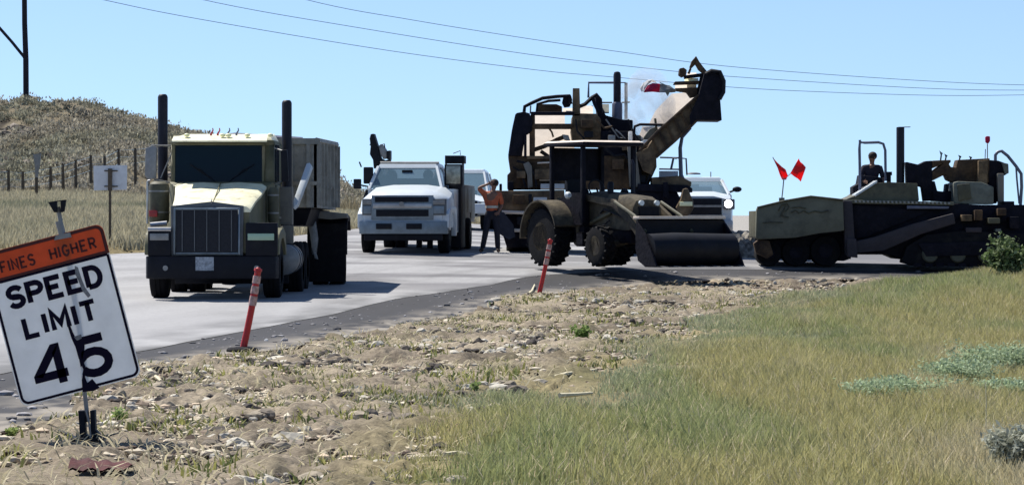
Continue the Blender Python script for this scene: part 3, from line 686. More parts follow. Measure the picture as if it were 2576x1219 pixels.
# maroon cloth on the ground in front of the stand
fm = Frame(235, 1195, 20.9)
b = MB(); g = []
for i in range(13):
    for j in range(6):
        q = i / 12; px = 182 + q * 150; top = 1160 + 26 * q ** 1.5 + (4 if i == 0 else 0); p = fm.L(px, 1198, 0)
        x = p[0]; y = -.22 + j * .09; z = .015 + .055 * math.sin(j / 5 * 3.14) * (1 - .6 * q) + .012 * math.sin(i * 1.7 + j)
        g.append((x, y, z))
fcs = [(i * 6 + j, i * 6 + j + 1, (i + 1) * 6 + j + 1, (i + 1) * 6 + j) for i in range(12) for j in range(5)]
b.add(g, fcs); b.add([(p[0], p[1], p[2] - .014) for p in g], fcs)
o = b.build('cloth', 'maroon'); o.location = (fm.x0, fm.y0, .03); tag(o, 'crumpled maroon cloth lying on the dirt below the speed limit sign', 'cloth')

# ------------------------------------------------------------------ delineator posts
def delineator(px, py, tx, ty, hpx, label):
    x, y, z = ground_px(px, py); f = Frame(px, py, y); r = thing('delineator_post', f, label, 'delineator', 'tubular delineator posts along the shoulder')
    s = F / y; lean = (tx - px) / (py - ty); H = (py - ty) / s; c = f.L(px, py, 0)
    def at(q): return (lean * H * q + .012 * math.sin(q * 3), 0, H * q)
    b = MB(); b.lathe([(0, .20), (.03, .205), (.055, .18), (.07, .06)], (0, 0, 0), 'z', 8); b.build('base', 'rubber', r)
    b = MB(); b.tube([at(q) for q in (.03, .25, .5, .70, .9, .97, 1.0)], [.046, .043, .042, .045, .038, .045, .02], 12); b.build('post', 'delred', r)
    for k, (q0, q1) in enumerate(((.55, .66), (.69, .78), (.81, .90))):
        b = MB(); b.tube([at(q0), at((q0 + q1) / 2), at(q1)], [.051, .051, .050], 12); b.build('reflective_band', 'delwhite', r)
    b = MB(); b.tube([at(.955), at(.985)], [.053, .048], 12); b.build('cap', 'delred', r)
delineator(610, 885, 650, 672, 205, 'leaning red delineator post beside the dump truck, nearest the speed limit sign')
delineator(1355, 745, 1385, 600, 140, 'leaning red delineator post in front of the tractor loader')

# ------------------------------------------------------------------ dump truck
ft = Frame(531, 752, 59.6)
T = thing('dump_truck', ft, 'cream cabbed dump truck with two tall black stacks driving on the road', 'truck')
def tz(py, ly): return ft.L(531, py, ly)[2]
# frame rails
b = MB(); b.box(-.42, -.30, .5, 9.2, .62, .88); b.box(.30, .42, .5, 9.2, .62, .88)
for y in (1.4, 2.6, 4.0, 5.4, 7.0, 8.6): b.box(-.42, .42, y, y + .1, .66, .84)
b.build('chassis', 'black', T, .01)
b = MB(); b.lathe([(-.85, .07), (-.35, .08), (-.2, .14), (.2, .14), (.35, .08), (.85, .07)], (0, 1.25, .5), 'x', 12)
b.build('front_axle', 'black', T)
for c, w, r_, sd in (((-1.08, 1.25, .53), .34, .53, -1), ((1.06, 1.25, .53), .34, .53, 1)): tyre(T, c, r_, w, sd, .52, 'steel')
for yy in (4.6, 5.95):
    for sx in (-1, 1):
        for k in (0, 1): tyre(T, (.10 + sx * (.80 + .37 * k), yy, .52), .52, .31, sx, .52, 'steel')
    b = MB(); b.lathe([(-.8, .08), (-.3, .1), (-.2, .24), (.2, .24), (.3, .1), (.8, .08)], (.1, yy, .52), 'x', 12); b.build('rear_axle', 'black', T)
b = MB(); b.box(-1.05, 1.2, 3.55, 3.6, .22, .8); b.box(-.5, .5, 3.3, 3.5, .3, .7); b.build('mud_flap', 'black', T, .01)
# bumper
def bz(py): return tz(py, 0)
b = MB(); pts = [(-1.24, .22, 0), (-1.20, .06, 0), (-1.1, 0, 0), (1.1, 0, 0), (1.20, .06, 0), (1.24, .22, 0), (1.24, .34, 0), (-1.24, .34, 0)]
b.prism([(p[0], p[1], .38) for p in pts], [(p[0], p[1], .80) for p in pts]); bm_ = b.build('bumper', 'black', T, .02)
b = MB(); b.box(-.29, .05, -.012, -.002, tz(680, 0), tz(646, 0)); b.build('licence_plate', 'plate', bm_)
for sx in (-1, 1):
    b = MB(); b.lathe([(0, .05), (.03, .045)], (sx * .85, -.03, .58), 'y', 12); b.build('tow_hook', 'steel', bm_)
# hood
def hr(y, zt, w, zb, cr=.05):
    h = w
    return [(-h, y, zb), (-h, y, zt - .17), (-h * .95, y, zt - .06), (-h * .80, y, zt), (-h * .4, y, zt + cr * .7), (0, y, zt + cr * .35), (h * .4, y, zt + cr * .7), (h * .80, y, zt), (h * .95, y, zt - .06), (h, y, zt - .17), (h, y, zb)]
zf, zbk = tz(520, .1), tz(463, 2.0)
def ht(y, zt, w): return [(-w, y, zt - .10), (-w, y, zt - .03), (-w * .93, y, zt + .01), (-w * .4, y, zt + .035), (0, y, zt + .012), (w * .4, y, zt + .035), (w * .90, y, zt + .005), (w, y, zt - .05), (w, y, zt - .10)]
b = MB(); b.loft([ht(.14, zf + .0, .72), ht(.2, zf + .04, .74), ht(.8, zf + .17, .77), ht(1.4, zf + .28, .82), ht(2.0, zbk, .88)])
hood = b.build('hood', 'cream', T)
b = MB()
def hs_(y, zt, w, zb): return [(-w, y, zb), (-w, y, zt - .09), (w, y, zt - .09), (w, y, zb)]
b.loft([hs_(.15, zf + .0, .70, .86), hs_(.8, zf + .17, .75, .86), hs_(1.4, zf + .28, .80, .9), hs_(2.0, zbk, .86, .95)]); b.build('hood_side', 'cream_shaded', hood)  # shade on the hood sides painted as a darker cream
b = MB(); b.tube([(0, .12, zf + .03), (0, .8, zf + .185), (0, 1.98, zbk + .03)], .012, 6); b.build('hood_hinge', 'cream_shaded', hood)
b = MB(); b.lathe([(-.03, .018), (.03, .01)], (0, .12, zf + .06), 'z', 8); b.tube([(0, .1, zf + .06), (0, .06, zf + .11), (0, .14, zf + .14)], .012, 6); b.build('hood_ornament', 'chrome', hood)
# grille
gx0, gx1 = ft.L(437, 0, .06)[0], ft.L(604, 0, .06)[0]; gz0, gz1 = tz(640, .06), tz(520, .06)
b = MB(); b.prism([(gx0 - .05, .10, gz0 - .02), (gx1 + .05, .10, gz0 - .02), (gx1 + .06, .10, gz1 + .02), (0, .10, gz1 + .10), (gx0 - .06, .10, gz1 + .02)],
                  [(gx0 - .05, .2, gz0 - .02), (gx1 + .05, .2, gz0 - .02), (gx1 + .06, .2, gz1 + .02), (0, .2, gz1 + .10), (gx0 - .06, .2, gz1 + .02)])
gs_ = b.build('grille_shell', 'white_dark', T, .012)
b = MB(); b.box(gx0 + .05, gx1 - .05, .06, .11, gz0 + .05, gz1 - .03)
for k in range(26):
    z = gz0 + .07 + k * (gz1 - gz0 - .12) / 26; b.box(gx0 + .05, gx1 - .05, .05, .07, z, z + .012)
b.build('grille', 'grille', gs_)
b = MB()
for k in range(5): x = gx0 + .16 + k * (gx1 - gx0 - .32) / 4; b.box(x - .008, x + .008, .035, .05, gz0 + .06, gz1 - .04)
b.build('grille_bars', 'white_dark', gs_)
b = MB(); t = .035
b.box(gx0, gx0 + t, .04, .10, gz0, gz1 - .02); b.box(gx1 - t, gx1, .04, .10, gz0, gz1 - .02); b.box(gx0 + t, gx1 - t, .04, .10, gz0, gz0 + t); b.box(gx0 + t, gx1 - t, .04, .10, gz1 - .02 - t, gz1 - .02)
b.build('grille_surround', 'shade_chrome', gs_, .01)
# fenders: arch over each front tyre, lamps in front
for sx in (-1, 1):
    xi, xo = sx * .80, sx * 1.26; b = MB(); prof = []
    top = 1.22
    outer = [(.12, .82), (.14, 1.02), (.3, top), (.6, top + .06), (1.4, top + .12), (1.9, top + .02), (2.15, .80)]
    inner = [(1.98, .80), (1.80, 1.0), (1.4, 1.13), (.9, 1.12), (.5, .98), (.4, .82)]
    b.yz(outer + inner, min(xi, xo), max(xi, xo)); fe = b.build('fender', 'cream_shaded', T, .03)
    lx0, lx1 = (ft.L(372, 0, .05)[0], ft.L(430, 0, .05)[0]) if sx < 0 else (ft.L(618, 0, .05)[0], ft.L(698, 0, .05)[0])
    b = MB(); b.box(lx0, lx1, .03, .22, tz(644, 0), tz(574 if sx < 0 else 560, 0)); lp = b.build('headlamp_housing', 'black', fe, .02)
    b = MB(); z0, z1 = (tz(604, 0), tz(587, 0)); m_ = .04
    b.box(lx0 + m_, lx1 - (.06 if sx > 0 else m_), .005, .03, z0, z1); b.build('headlamp', 'lamp_green' if sx > 0 else 'steel', lp, .006)
    if sx < 0:
        b = MB(); b.tube([(lx0, .06, tz(577, 0)), (lx1, .06, tz(577, 0))], .045, 10); b.tube([(lx0 + .02, .3, tz(566, .3)), (lx1 - .1, .3, tz(562, .3))], .05, 8); b.build('chrome_bar', 'chrome', fe)
# cowl, cab and roof
b = MB(); b.loft([[(-.9, 2.0, .9), (-.9, 2.0, zbk - .04), (.9, 2.0, zbk - .04), (.9, 2.0, .9)], [(-1.02, 2.25, .85), (-1.02, 2.25, zbk + .05), (1.02, 2.25, zbk + .05), (1.02, 2.25, .85)]]); b.build('cowl', 'cream_shaded', T, .02)
zr = tz(352, 2.3); ws0, ws1 = tz(452, 2.2), tz(366, 2.35)
xl, xr = ft.L(430, 0, 2.3)[0], ft.L(690, 0, 2.3)[0]
def pillar(b, p, q, w=.09): b.tube([p, q], w / 2, 4)
b = MB()
b.box(xl, xr, 2.26, 4.05, .80, ws0 - .05)                            # lower cab
b.box(xl, xr, 2.30, 4.05, ws1 + .04, zr)                             # roof box
b.box(xl, xl + .09, 2.30, 2.42, ws0 - .05, ws1 + .04); b.box(xr - .30, xr, 2.30, 2.42, ws0 - .05, ws1 + .04)
b.box(xl, xl + .08, 3.35, 4.05, ws0 - .05, ws1 + .04); b.box(xr - .08, xr, 3.35, 4.05, ws0 - .05, ws1 + .04)
b.box(xl + .08, xr - .08, 3.97, 4.05, ws0 - .05, ws1 + .04)
cab = b.build('cab', 'cream_shaded', T, .03)
wx0, wx1 = ft.L(440, 0, 2.25)[0], ft.L(659, 0, 2.25)[0]
b = MB(); b.prism([(wx0, 2.27, ws0 - .04), (wx1, 2.27, ws0 - .04), (wx1, 2.29, ws1), (wx0, 2.29, ws1)], [(wx0, 2.285, ws0 - .04), (wx1, 2.285, ws0 - .04), (wx1, 2.305, ws1), (wx0, 2.305, ws1)]); b.build('windscreen', 'glass', T)
b = MB(); t = .05
for (x0, x1, z0, z1) in ((wx0 - t, wx1 + t, ws0 - .09, ws0 - .04), (wx0 - t, wx1 + t, ws1, ws1 + .04), (wx0 - t, wx0, ws0 - .04, ws1), (wx1, wx1 + t, ws0 - .04, ws1)): b.box(x0, x1, 2.262, 2.31, z0, z1)
b.build('windscreen_frame', 'cream_shaded', T, .01)
for sx in (-1, 1):
    x = xr if sx > 0 else xl
    b = MB(); b.box(x - .02 + (0 if sx > 0 else 0), x + .02, 2.45, 3.34, ws0 - .02, ws1 + .02); b.build('side_window', 'glass', T)
    b = MB(); b.box(x - .015, x + .035 * sx if sx > 0 else x + .015, 2.5, 3.4, .95, ws0 - .1) if sx > 0 else b.box(x - .035, x + .015, 2.5, 3.4, .95, ws0 - .1)
    dr = b.build('door', 'cream_shaded', T, .01)
    b = MB(); b.box(x + sx * .035, x + sx * .06, 3.2, 3.32, 1.5, 1.54); b.build('handle', 'chrome', dr)
for sx in (-1, 1):
    b = MB(); b.tube([(sx * .12, 2.24, ws0 - .05), (sx * .45, 2.255, ws0 + .22)], .009, 5); b.tube([(sx * .2, 2.25, ws0 + .02), (sx * .62, 2.255, ws0 + .30)], .012, 5); b.build('wiper', 'black', T)
b = MB(); b.prism([(xl + .05, 1.98, zr - .02), (xr - .12, 1.98, zr - .02), (xr - .12, 2.32, zr + .08), (xl + .05, 2.32, zr + .08)], [(xl + .05, 1.98, zr - .05), (xr - .12, 1.98, zr - .05), (xr - .12, 2.32, zr + .04), (xl + .05, 2.32, zr + .04)])
b.build('sun_visor', 'cream', T, .006)
b = MB(); b.loft([[(xl + .03, 2.33, zr - .01), (xr - .03, 2.33, zr - .01), (xr - .08, 2.4, zr + .07), (xl + .08, 2.4, zr + .07)], [(xl + .03, 4.04, zr - .01), (xr - .03, 4.04, zr - .01), (xr - .12, 4.0, zr + .16), (xl + .12, 4.0, zr + .16)]])
b.build('roof', 'cream', T, .02)
for px in (470, 575, 622, 680, 560):
    b = MB(); p = ft.L(px, 350, 2.2); b.ball((p[0], 2.2, zr + .09), .045, 6, (1.3, 1, .8)); b.build('marker_lamp', 'amber', T)
for px, c_ in ((530, 'red'), (547, 'red'), (572, 'rail'), (594, 'rail')):
    b = MB(); b.ptube(ft, [(px, 352, 3.0), (px + 1, 336, 3.0), (px + 6, 328, 3.0), (px + 5, 322, 3.0)], [.035, .02, .014, .01], 6); b.build('roof_hook', c_, T)
# stacks, air cleaners, tank, steps, mirrors
for (px, py, bot) in ((409.5, 237, 470), (721.5, 252, 520)):
    top = ft.L(px, py, 4.3); lo = ft.L(px, bot, 4.3); r_ = .1
    b = MB(); b.lathe([(lo[2] - .4, .055), (lo[2], .06), (lo[2] + .05, r_), (top[2] - .06, r_), (top[2] - .02, r_ * .85), (top[2], r_ * .6), (top[2] - .05, r_ * .5)], (top[0], 4.3, 0), 'z', 18); st = b.build('exhaust_stack', 'stack', T)
for sx, a, c_, lab in ((-1, (372, 424, 456, 562), 'cream', None), (1, (672, 700, 470, 560), 'olive', None)):
    x0, x1 = ft.L(a[0], 0, 1.7)[0], ft.L(a[1], 0, 1.7)[0]; z0, z1 = tz(a[3], 1.7), tz(a[2], 1.7); r_ = (x1 - x0) / 2
    b = MB(); b.lathe([(z0, r_ * .8), (z0 + .04, r_ * .97), (z0 + .2, r_), (z1 - .12, r_), (z1 - .05, r_ * .93), (z1, r_ * .6)], ((x0 + x1) / 2, 1.85, 0), 'z', 20); ac = b.build('air_cleaner', 'olive', T)  # dark olive carries the shade on the canister front
    for q in (.25, .75):
        b = MB(); zz = z0 + (z1 - z0) * q; b.lathe([(zz, r_ * 1.03), (zz + .03, r_ * 1.03)], ((x0 + x1) / 2, 1.85, 0), 'z', 20); b.build('strap', 'steel', ac)
b = MB(); b.ptube(ft, [(371, 456, 1.6), (371, 562, 1.6)], .022, 8); b.ptube(ft, [(371, 456, 1.6), (378, 454, 1.6)], .022, 8); b.build('sunlit_rim', 'chrome', T)  # bright tube standing for the sunlit left edge of the air cleaner
p = ft.L(385, 537, 1.6); b = MB(); b.box(p[0] - .08, p[0] + .08, 1.6, 1.66, p[2] - .06, p[2] + .06); b.build('turn_signal', 'red', T, .01)
p = ft.L(719, 652, 2.9); b = MB(); b.lathe([(0, .01), (0, .26), (.03, .30), (1.3, .30), (1.33, .26), (1.33, .01)], (p[0] - .02, 2.6, p[2]), 'y', 28); ftk = b.build('fuel_tank', 'steel', T)
b = MB(); b.lathe([(.3, .31), (.36, .31)], (p[0] - .02, 2.6, p[2]), 'y', 28); b.lathe([(.9, .31), (.96, .31)], (p[0] - .02, 2.6, p[2]), 'y', 28); b.build('strap', 'black', ftk)
b = MB(); b.pr(ft, 697, 470, 735, 565, 3.3, 3.7); b.build('tool_box', 'body_tan', T, .02)
b = MB(); b.pr(ft, 712, 566, 738, 612, 3.2, 3.3); b.build('step', 'body_tan', T, .01)
for sx in (-1, 1):
    b = MB()
    if sx < 0: pts = [(366, 372), (384, 366), (394, 370), (392, 448), (372, 452), (364, 440)]
    else: pts = [(706, 378), (722, 376), (726, 455), (708, 458)]
    b.px(ft, pts, 2.15, 2.28); mi = b.build('mirror', 'steel' if sx < 0 else 'black', T, .012)
    b = MB()
    if sx < 0:
        b.ptube(ft, [(380, 366, 2.2), (432, 366, 2.35)], .018, 6); b.ptube(ft, [(404, 448, 2.2), (434, 380, 2.35)], .012, 6); b.ptube(ft, [(388, 452, 2.2), (434, 460, 2.35)], .02, 6)
    else: b.ptube(ft, [(690, 372, 2.3), (712, 380, 2.2)], .015, 6); b.ptube(ft, [(690, 462, 2.3), (712, 455, 2.2)], .015, 6)
    b.build('bracket', 'steel', mi)
# dump body behind the cab
x0f, x1f = -.95, ft.L(797, 0, 5.0)[0]; x1r = ft.L(845, 0, 9.6)[0]; x0r = x1r - 2.5
zt, zb = tz(354, 5.0), tz(522, 5.0); ztr, zbr = tz(364, 9.6), tz(528, 9.6)
b = MB(); b.prism([(x0f + .3, 5.1, zb - .02), (x1f - .12, 5.1, zb - .02), (x1r - .12, 9.4, zbr - .02), (x0r + .3, 9.4, zbr - .02)], [(x0f + .5, 5.3, zb - .36), (x1f - .25, 5.3, zb - .36), (x1r - .22, 9.3, zbr - .36), (x0r + .5, 9.3, zbr - .36)]); b.build('subframe', 'black', T)
b = MB(); w = .06
def wall(b, a, c, z0a, z1a, z0c, z1c, th, dirv):
    A = [(a[0], a[1], z0a), (c[0], c[1], z0c), (c[0], c[1], z1c), (a[0], a[1], z1a)]
    b.prism(A, [(p[0] + dirv[0] * th, p[1] + dirv[1] * th, p[2]) for p in A])
wall(b, (x0f, 5.0), (x1f, 5.0), zb, zt, zb, zt, w, (0, 1)); wall(b, (x1f, 5.0), (x1r, 9.6), zb, zt, zbr, ztr, w, (-1, 0)); wall(b, (x0f, 5.0), (x0r, 9.6), zb, zt, zbr, ztr, w, (1, 0)); wall(b, (x0r, 9.54), (x1r, 9.54), zbr, ztr, zbr, ztr, w, (0, 1))
b.add([(x0f + w, 5.06, zb + .05), (x1f - w, 5.06, zb + .05), (x1r - w, 9.5, zbr + .05), (x0r + w, 9.5, zbr + .05), (x0f + w, 5.06, zb), (x1f - w, 5.06, zb), (x1r - w, 9.5, zbr), (x0r + w, 9.5, zbr)], [(0, 1, 2, 3), (7, 6, 5, 4), (0, 4, 5, 1), (1, 5, 6, 2), (2, 6, 7, 3), (3, 7, 4, 0)])
db = b.build('dump_body', 'boxgrey', T)
b = MB()
for q in (0.0, .16, .33, .5, .68, .84, 1.0):
    x = x1f + (x1r - x1f) * q; y = 5.0 + 4.6 * q; zz0 = zb + (zbr - zb) * q; zz1 = zt + (ztr - zt) * q
    b.box(x, x + .09, y - .05 if q else y, y + .05, zz0 + .05, zz1 - .04)
A = [(x1f, 4.97, zt - .02), (x1r + .02, 9.6, ztr - .02)]
b.tube([(x1f, 5.0, zt), (x1r, 9.6, ztr)], .07, 6); b.tube([(x1f, 5.0, zb + .45), (x1r, 9.6, zbr + .45)], .05, 6)
b.box(x0f, x1f + .04, 4.94, 5.0, zt - .07, zt + .05)
for x in (-.6, 0, .6, 1.15, 1.5): b.box(x - .04, x + .04, 4.93, 5.0, zb, zt - .07)
b.box(x0f, x1f, 4.94, 5.0, zb + .45, zb + .53)
b.build('ribs', 'boxgrey', db)
A_ = [ft.L(x, y, 4.85 - (y - 409) / 113 * .75) for x, y in [(771, 411), (779, 409), (784, 416), (748, 512), (738, 522), (735, 512)]]; b = MB(); b.prism(A_, [(p[0] + .03, p[1] + .08, p[2] - .05) for p in A_]); b.build('slanted_brace', 'white', T, .01)
b = MB()
b.tube([(-.9, 5.2, zt + .03), (0, 5.2, zt + .12), (x1f - .3, 5.2, zt + .03)], .05, 6); b.build('tarp_roll', 'rail', T)
cx_ = ft.L(828, 0, 8.2)[0]
for k in (0, 1): tyre(T, (cx_ - .18 + .36 * k, 8.2, .56), .54, .32, 1, .52, 'steel')
tyre(T, (cx_ - 2.1, 8.2, .56), .54, .32, -1, .52, 'steel')
b = MB(); b.lathe([(-1.9, .09), (-.2, .09)], (cx_, 8.2, .56), 'x', 12); b.build('rear_axle', 'black', T)
b = MB(); fz = tz(556, 8.2)
b.yz([(7.45, .75), (7.5, fz - .10), (7.7, fz + .05), (8.2, fz + .12), (8.8, fz + .06), (8.98, fz - .2), (8.92, fz - .2), (8.74, fz), (8.2, fz + .05), (7.75, fz - .02), (7.58, fz - .14), (7.56, .75)], cx_ - .42, cx_ + .42); b.build('rear_fender', 'black', T)
b = MB(); b.box(cx_ - .41, cx_ + .40, 7.40, 7.43, .18, fz - .05); b.build('mud_flap', 'rubber', T, .01)
b = MB(); b.px(ft, [(757, 533), (800, 530), (872, 537), (874, 548), (830, 552), (757, 545)], 7.2, 7.9); b.build('fender_top', 'body_tan', T, .02)
b = MB(); b.px(ft, [(771, 548), (792, 546), (800, 600), (795, 640), (786, 640), (780, 590)], 6.9, 7.1); b.px(ft, [(786, 628), (797, 640), (800, 652), (792, 650)], 6.8, 6.9); b.build('hydraulic_arm', 'steel', T, .01)

# ------------------------------------------------------------------ people
def skin_mesh(name, pts, edges, rad, m, parent, sub=2, root=0):
    me = bpy.data.meshes.new(name); me.from_pydata(pts, edges, []); me.materials.append(M[m])
    o = bpy.data.objects.new(name, me); COL.objects.link(o)
    if parent: o.parent = parent
    md = o.modifiers.new('skin', 'SKIN'); md.use_smooth_shade = True
    for i, v in enumerate(me.skin_vertices[0].data): v.radius = (rad[i] if isinstance(rad[i], tuple) else (rad[i], rad[i])); v.use_root = (i == root)
    sb = o.modifiers.new('smooth', 'SUBSURF'); sb.levels = sub; sb.render_levels = sub
    return o
def person(o, J, top, bottom, face, hat=None, vest=True):
    """J: joints; body is one skinned surface, clothing its children. face = unit vector the face looks along (x, y)"""
    names = ['pelvis', 'waist', 'chest', 'neck0', 'neck1', 'head0', 'head1', 'lsh', 'lel', 'lwr', 'rsh', 'rel', 'rwr', 'lhip', 'lkn', 'lan', 'lto', 'rhip', 'rkn', 'ran', 'rto', 'lpalm', 'rpalm']
    ed = [('pelvis', 'waist'), ('waist', 'chest'), ('chest', 'neck0'), ('neck0', 'neck1'), ('neck1', 'head0'), ('head0', 'head1'), ('chest', 'lsh'), ('lsh', 'lel'), ('lel', 'lwr'), ('lwr', 'lpalm'),
          ('chest', 'rsh'), ('rsh', 'rel'), ('rel', 'rwr'), ('rwr', 'rpalm'), ('pelvis', 'lhip'), ('lhip', 'lkn'), ('lkn', 'lan'), ('lan', 'lto'), ('pelvis', 'rhip'), ('rhip', 'rkn'), ('rkn', 'ran'), ('ran', 'rto')]
    rd = dict(pelvis=(.13, .10), waist=(.12, .09), chest=(.15, .11), neck0=.06, neck1=.052, head0=.075, head1=.085, lsh=.06, lel=.042, lwr=.028, rsh=.06, rel=.042, rwr=.028, lhip=.085, lkn=.058, lan=.04, lto=.035,
              rhip=.085, rkn=.058, ran=.04, rto=.035, lpalm=.032, rpalm=.032)
    pts = [J[n] for n in names]; rad = [rd[n] for n in names]; E = [(names.index(a), names.index(b_)) for a, b_ in ed]
    for sd in 'lr':                                              # four fingers and a thumb on each palm
        w, p = Vector(J[sd + 'wr']), Vector(J[sd + 'palm']); d = (p - w).normalized(); side = d.cross(Vector((0, 1, 0))); side = side.normalized() if side.length > .1 else Vector((1, 0, 0))
        pi = names.index(sd + 'palm')
        for k, ln in enumerate((.075, .085, .08, .06)):
            a = p + side * (.03 * (k - 1.5) / 1.5) + d * .03; c = a + d * ln * .5; e = c + d * ln * .4 + Vector((0, -.02, 0))
            i0 = len(pts); pts += [tuple(a), tuple(c), tuple(e)]; rad += [.011, .009, .007]; E += [(pi, i0), (i0, i0 + 1), (i0 + 1, i0 + 2)]
        a = p - d * .03 + side * .04; c = a + side * .025 + d * .03; i0 = len(pts); pts += [tuple(a), tuple(c)]; rad += [.012, .009]; E += [(pi, i0), (i0, i0 + 1)]
    skin_mesh('body', [tuple(p) for p in pts], E, rad, 'skin', o)
    h = (Vector(J['head0']) + Vector(J['head1'])) / 2; fx, fy = face; b = MB()
    fc = h + Vector((fx, fy, 0)) * .085
    sdv = Vector((-fy, fx, 0))
    b.ball(tuple(fc + Vector((fx, fy, 0)) * .012 + Vector((0, 0, -.005))), .016, 5, (1, 1, 1.6)); b.ball(tuple(h + sdv * .088), .022, 5, (1, 1, 1.5)); b.ball(tuple(h - sdv * .088), .022, 5, (1, 1, 1.5)); b.build('nose_and_ears', 'skin', o)
    b = MB()
    for q in (-1, 1): b.ball(tuple(fc + sdv * .032 * q + Vector((0, 0, .03))), .010, 5)
    b.ball(tuple(fc + Vector((0, 0, -.055))), .016, 5, (1.2, .6, .35)); b.build('eyes_and_mouth', 'hair', o)
    b = MB(); hb = h + Vector((-fx, -fy, 0)) * .02 + Vector((0, 0, .045)); b.ball(tuple(hb), .105, 8, (1, 1.05, .95)); b.build('hair' if not hat else 'cap', hat or 'hair', o)
    nm = ['pelvis', 'waist', 'chest', 'neck0', 'lsh', 'lel', 'rsh', 'rel']; 
    e2 = [(0, 1), (1, 2), (2, 3), (2, 4), (4, 5), (2, 6), (6, 7)]
    skin_mesh('shirt', [J[n] for n in nm], e2, [(.155, .12), (.15, .115), (.175, .13), .075, .078, .058, .078, .058], top, o)
    nm = ['waist', 'pelvis', 'lhip', 'lkn', 'lan', 'rhip', 'rkn', 'ran']
    skin_mesh('trousers', [J[n] for n in nm], [(0, 1), (1, 2), (2, 3), (3, 4), (1, 5), (5, 6), (6, 7)], [(.13, .105), (.15, .12), .105, .078, .068, .105, .078, .068], bottom, o)
    for sd in 'lr': skin_mesh('boot', [J[sd + 'an'], J[sd + 'to']], [(0, 1)], [.058, .05], 'hair', o, 1)
    if vest:
        b = MB(); c = Vector(J['waist']); b.lathe([(-.03, .158), (.03, .158)], (c.x, c.y, c.z + .02), 'z', 20); b.build('reflective_band', 'band', o)

fw = Frame(1237, 636, 77.8)
pw = thing('person', fw, 'person in orange shirt standing between two machines with one hand raised to the head', 'person')
J = dict(pelvis=(.0, 0, .95), waist=(0, 0, 1.10), chest=(.01, 0, 1.36), neck0=(.03, 0, 1.50), neck1=(.045, 0, 1.56), head0=(.055, -.01, 1.62), head1=(.06, -.01, 1.70),
         lsh=(-.17, 0, 1.43), lel=(-.27, -.05, 1.62), lwr=(-.08, -.10, 1.68), lpalm=(-.03, -.11, 1.70), rsh=(.20, 0, 1.42), rel=(.25, .02, 1.16), rwr=(.17, -.12, .99), rpalm=(.14, -.15, .97),
         lhip=(-.09, 0, .90), lkn=(-.15, -.03, .50), lan=(-.23, 0, .09), lto=(-.28, -.15, .05), rhip=(.09, 0, .90), rkn=(.13, -.03, .50), ran=(.15, .02, .09), rto=(.17, -.13, .05))
J['lel'] = (-.33, -.06, 1.58)
person(pw, J, 'shirt', 'trousers', (-.5, -.86))

# ------------------------------------------------------------------ white service truck
fp = Frame(1010, 638, 76.0, -4.5)
P = thing('service_truck', fp, 'white service truck facing the camera with a crane folded above its bed', 'truck')
def pz(py, ly): return fp.L(1010, py, ly)[2]
def pxx(px, ly): return fp.L(px, 600, ly)[0]
b = MB(); b.box(-.45, -.33, .3, 6.9, .55, .75); b.box(.33, .45, .3, 6.9, .55, .75); b.box(-.8, .8, 1.0, 1.15, .38, .5); b.box(-.30, .30, 1.2, 3.4, .35, .62); b.build('chassis', 'black', P, .01)
for px in (1054, 1081): 
    b = MB(); p = fp.L(px, 605, 4.6); b.box(p[0] - .07, p[0] + .07, 4.6, 4.75, .02, .7); b.build('outrigger', 'black', P, .01)
for sx in (-1, 1): tyre(P, (sx * .92, 1.05, .42), .42, .27, sx, .55, 'steel')
for sx in (-1, 1):
    for k in (0, 1): tyre(P, (sx * (.66 + .30 * k) + .1, 5.0, .43), .43, .26, sx, .55, 'steel')
b = MB(); b.lathe([(-.8, .06), (-.2, .07), (-.12, .17), (.12, .17), (.2, .07), (.8, .06)], (.1, 5.0, .42), 'x', 12); b.build('rear_axle', 'black', P)
# front body lofted nose
xa, xb = pxx(904, .3), pxx(1130, .3); hw = (xb - xa) / 2; xc = (xa + xb) / 2
zh = pz(490, .05); zc_ = pz(469, 1.6)
def nose(y, w, zt, zb_, cr):
    return [(xc - w, y, zb_), (xc - w, y, zt - .38), (xc - w * .96, y, zt - .16), (xc - w * .80, y, zt - .02), (xc - w * .4, y, zt + cr), (xc, y, zt + cr * 1.1), (xc + w * .4, y, zt + cr), (xc + w * .80, y, zt - .02), (xc + w * .96, y, zt - .16), (xc + w, y, zt - .38), (xc + w, y, zb_)]
b = MB(); b.loft([nose(.08, hw * .86, zh - .06, .62, .02), nose(.16, hw * .93, zh, .62, .03), nose(.45, hw, zh + .05, .62, .05), nose(1.1, hw, zh + .12, .62, .06), nose(1.75, hw * .98, zc_, .62, .04)])
b.build('hood', 'white', P)
b = MB(); b.yz([(.10, .62), (.10, .95), (.5, 1.1), (2.0, 1.12), (2.0, .42), (1.62, .42), (1.56, .7), (1.35, .92), (1.05, 1.0), (.75, .92), (.55, .7), (.5, .55)], xa - .02, xa + .14); b.build('fender', 'white', P, .02)
b = MB(); b.yz([(.10, .62), (.10, .95), (.5, 1.1), (2.0, 1.12), (2.0, .42), (1.62, .42), (1.56, .7), (1.35, .92), (1.05, 1.0), (.75, .92), (.55, .7), (.5, .55)], xb - .14, xb + .02); b.build('fender', 'white', P, .02)
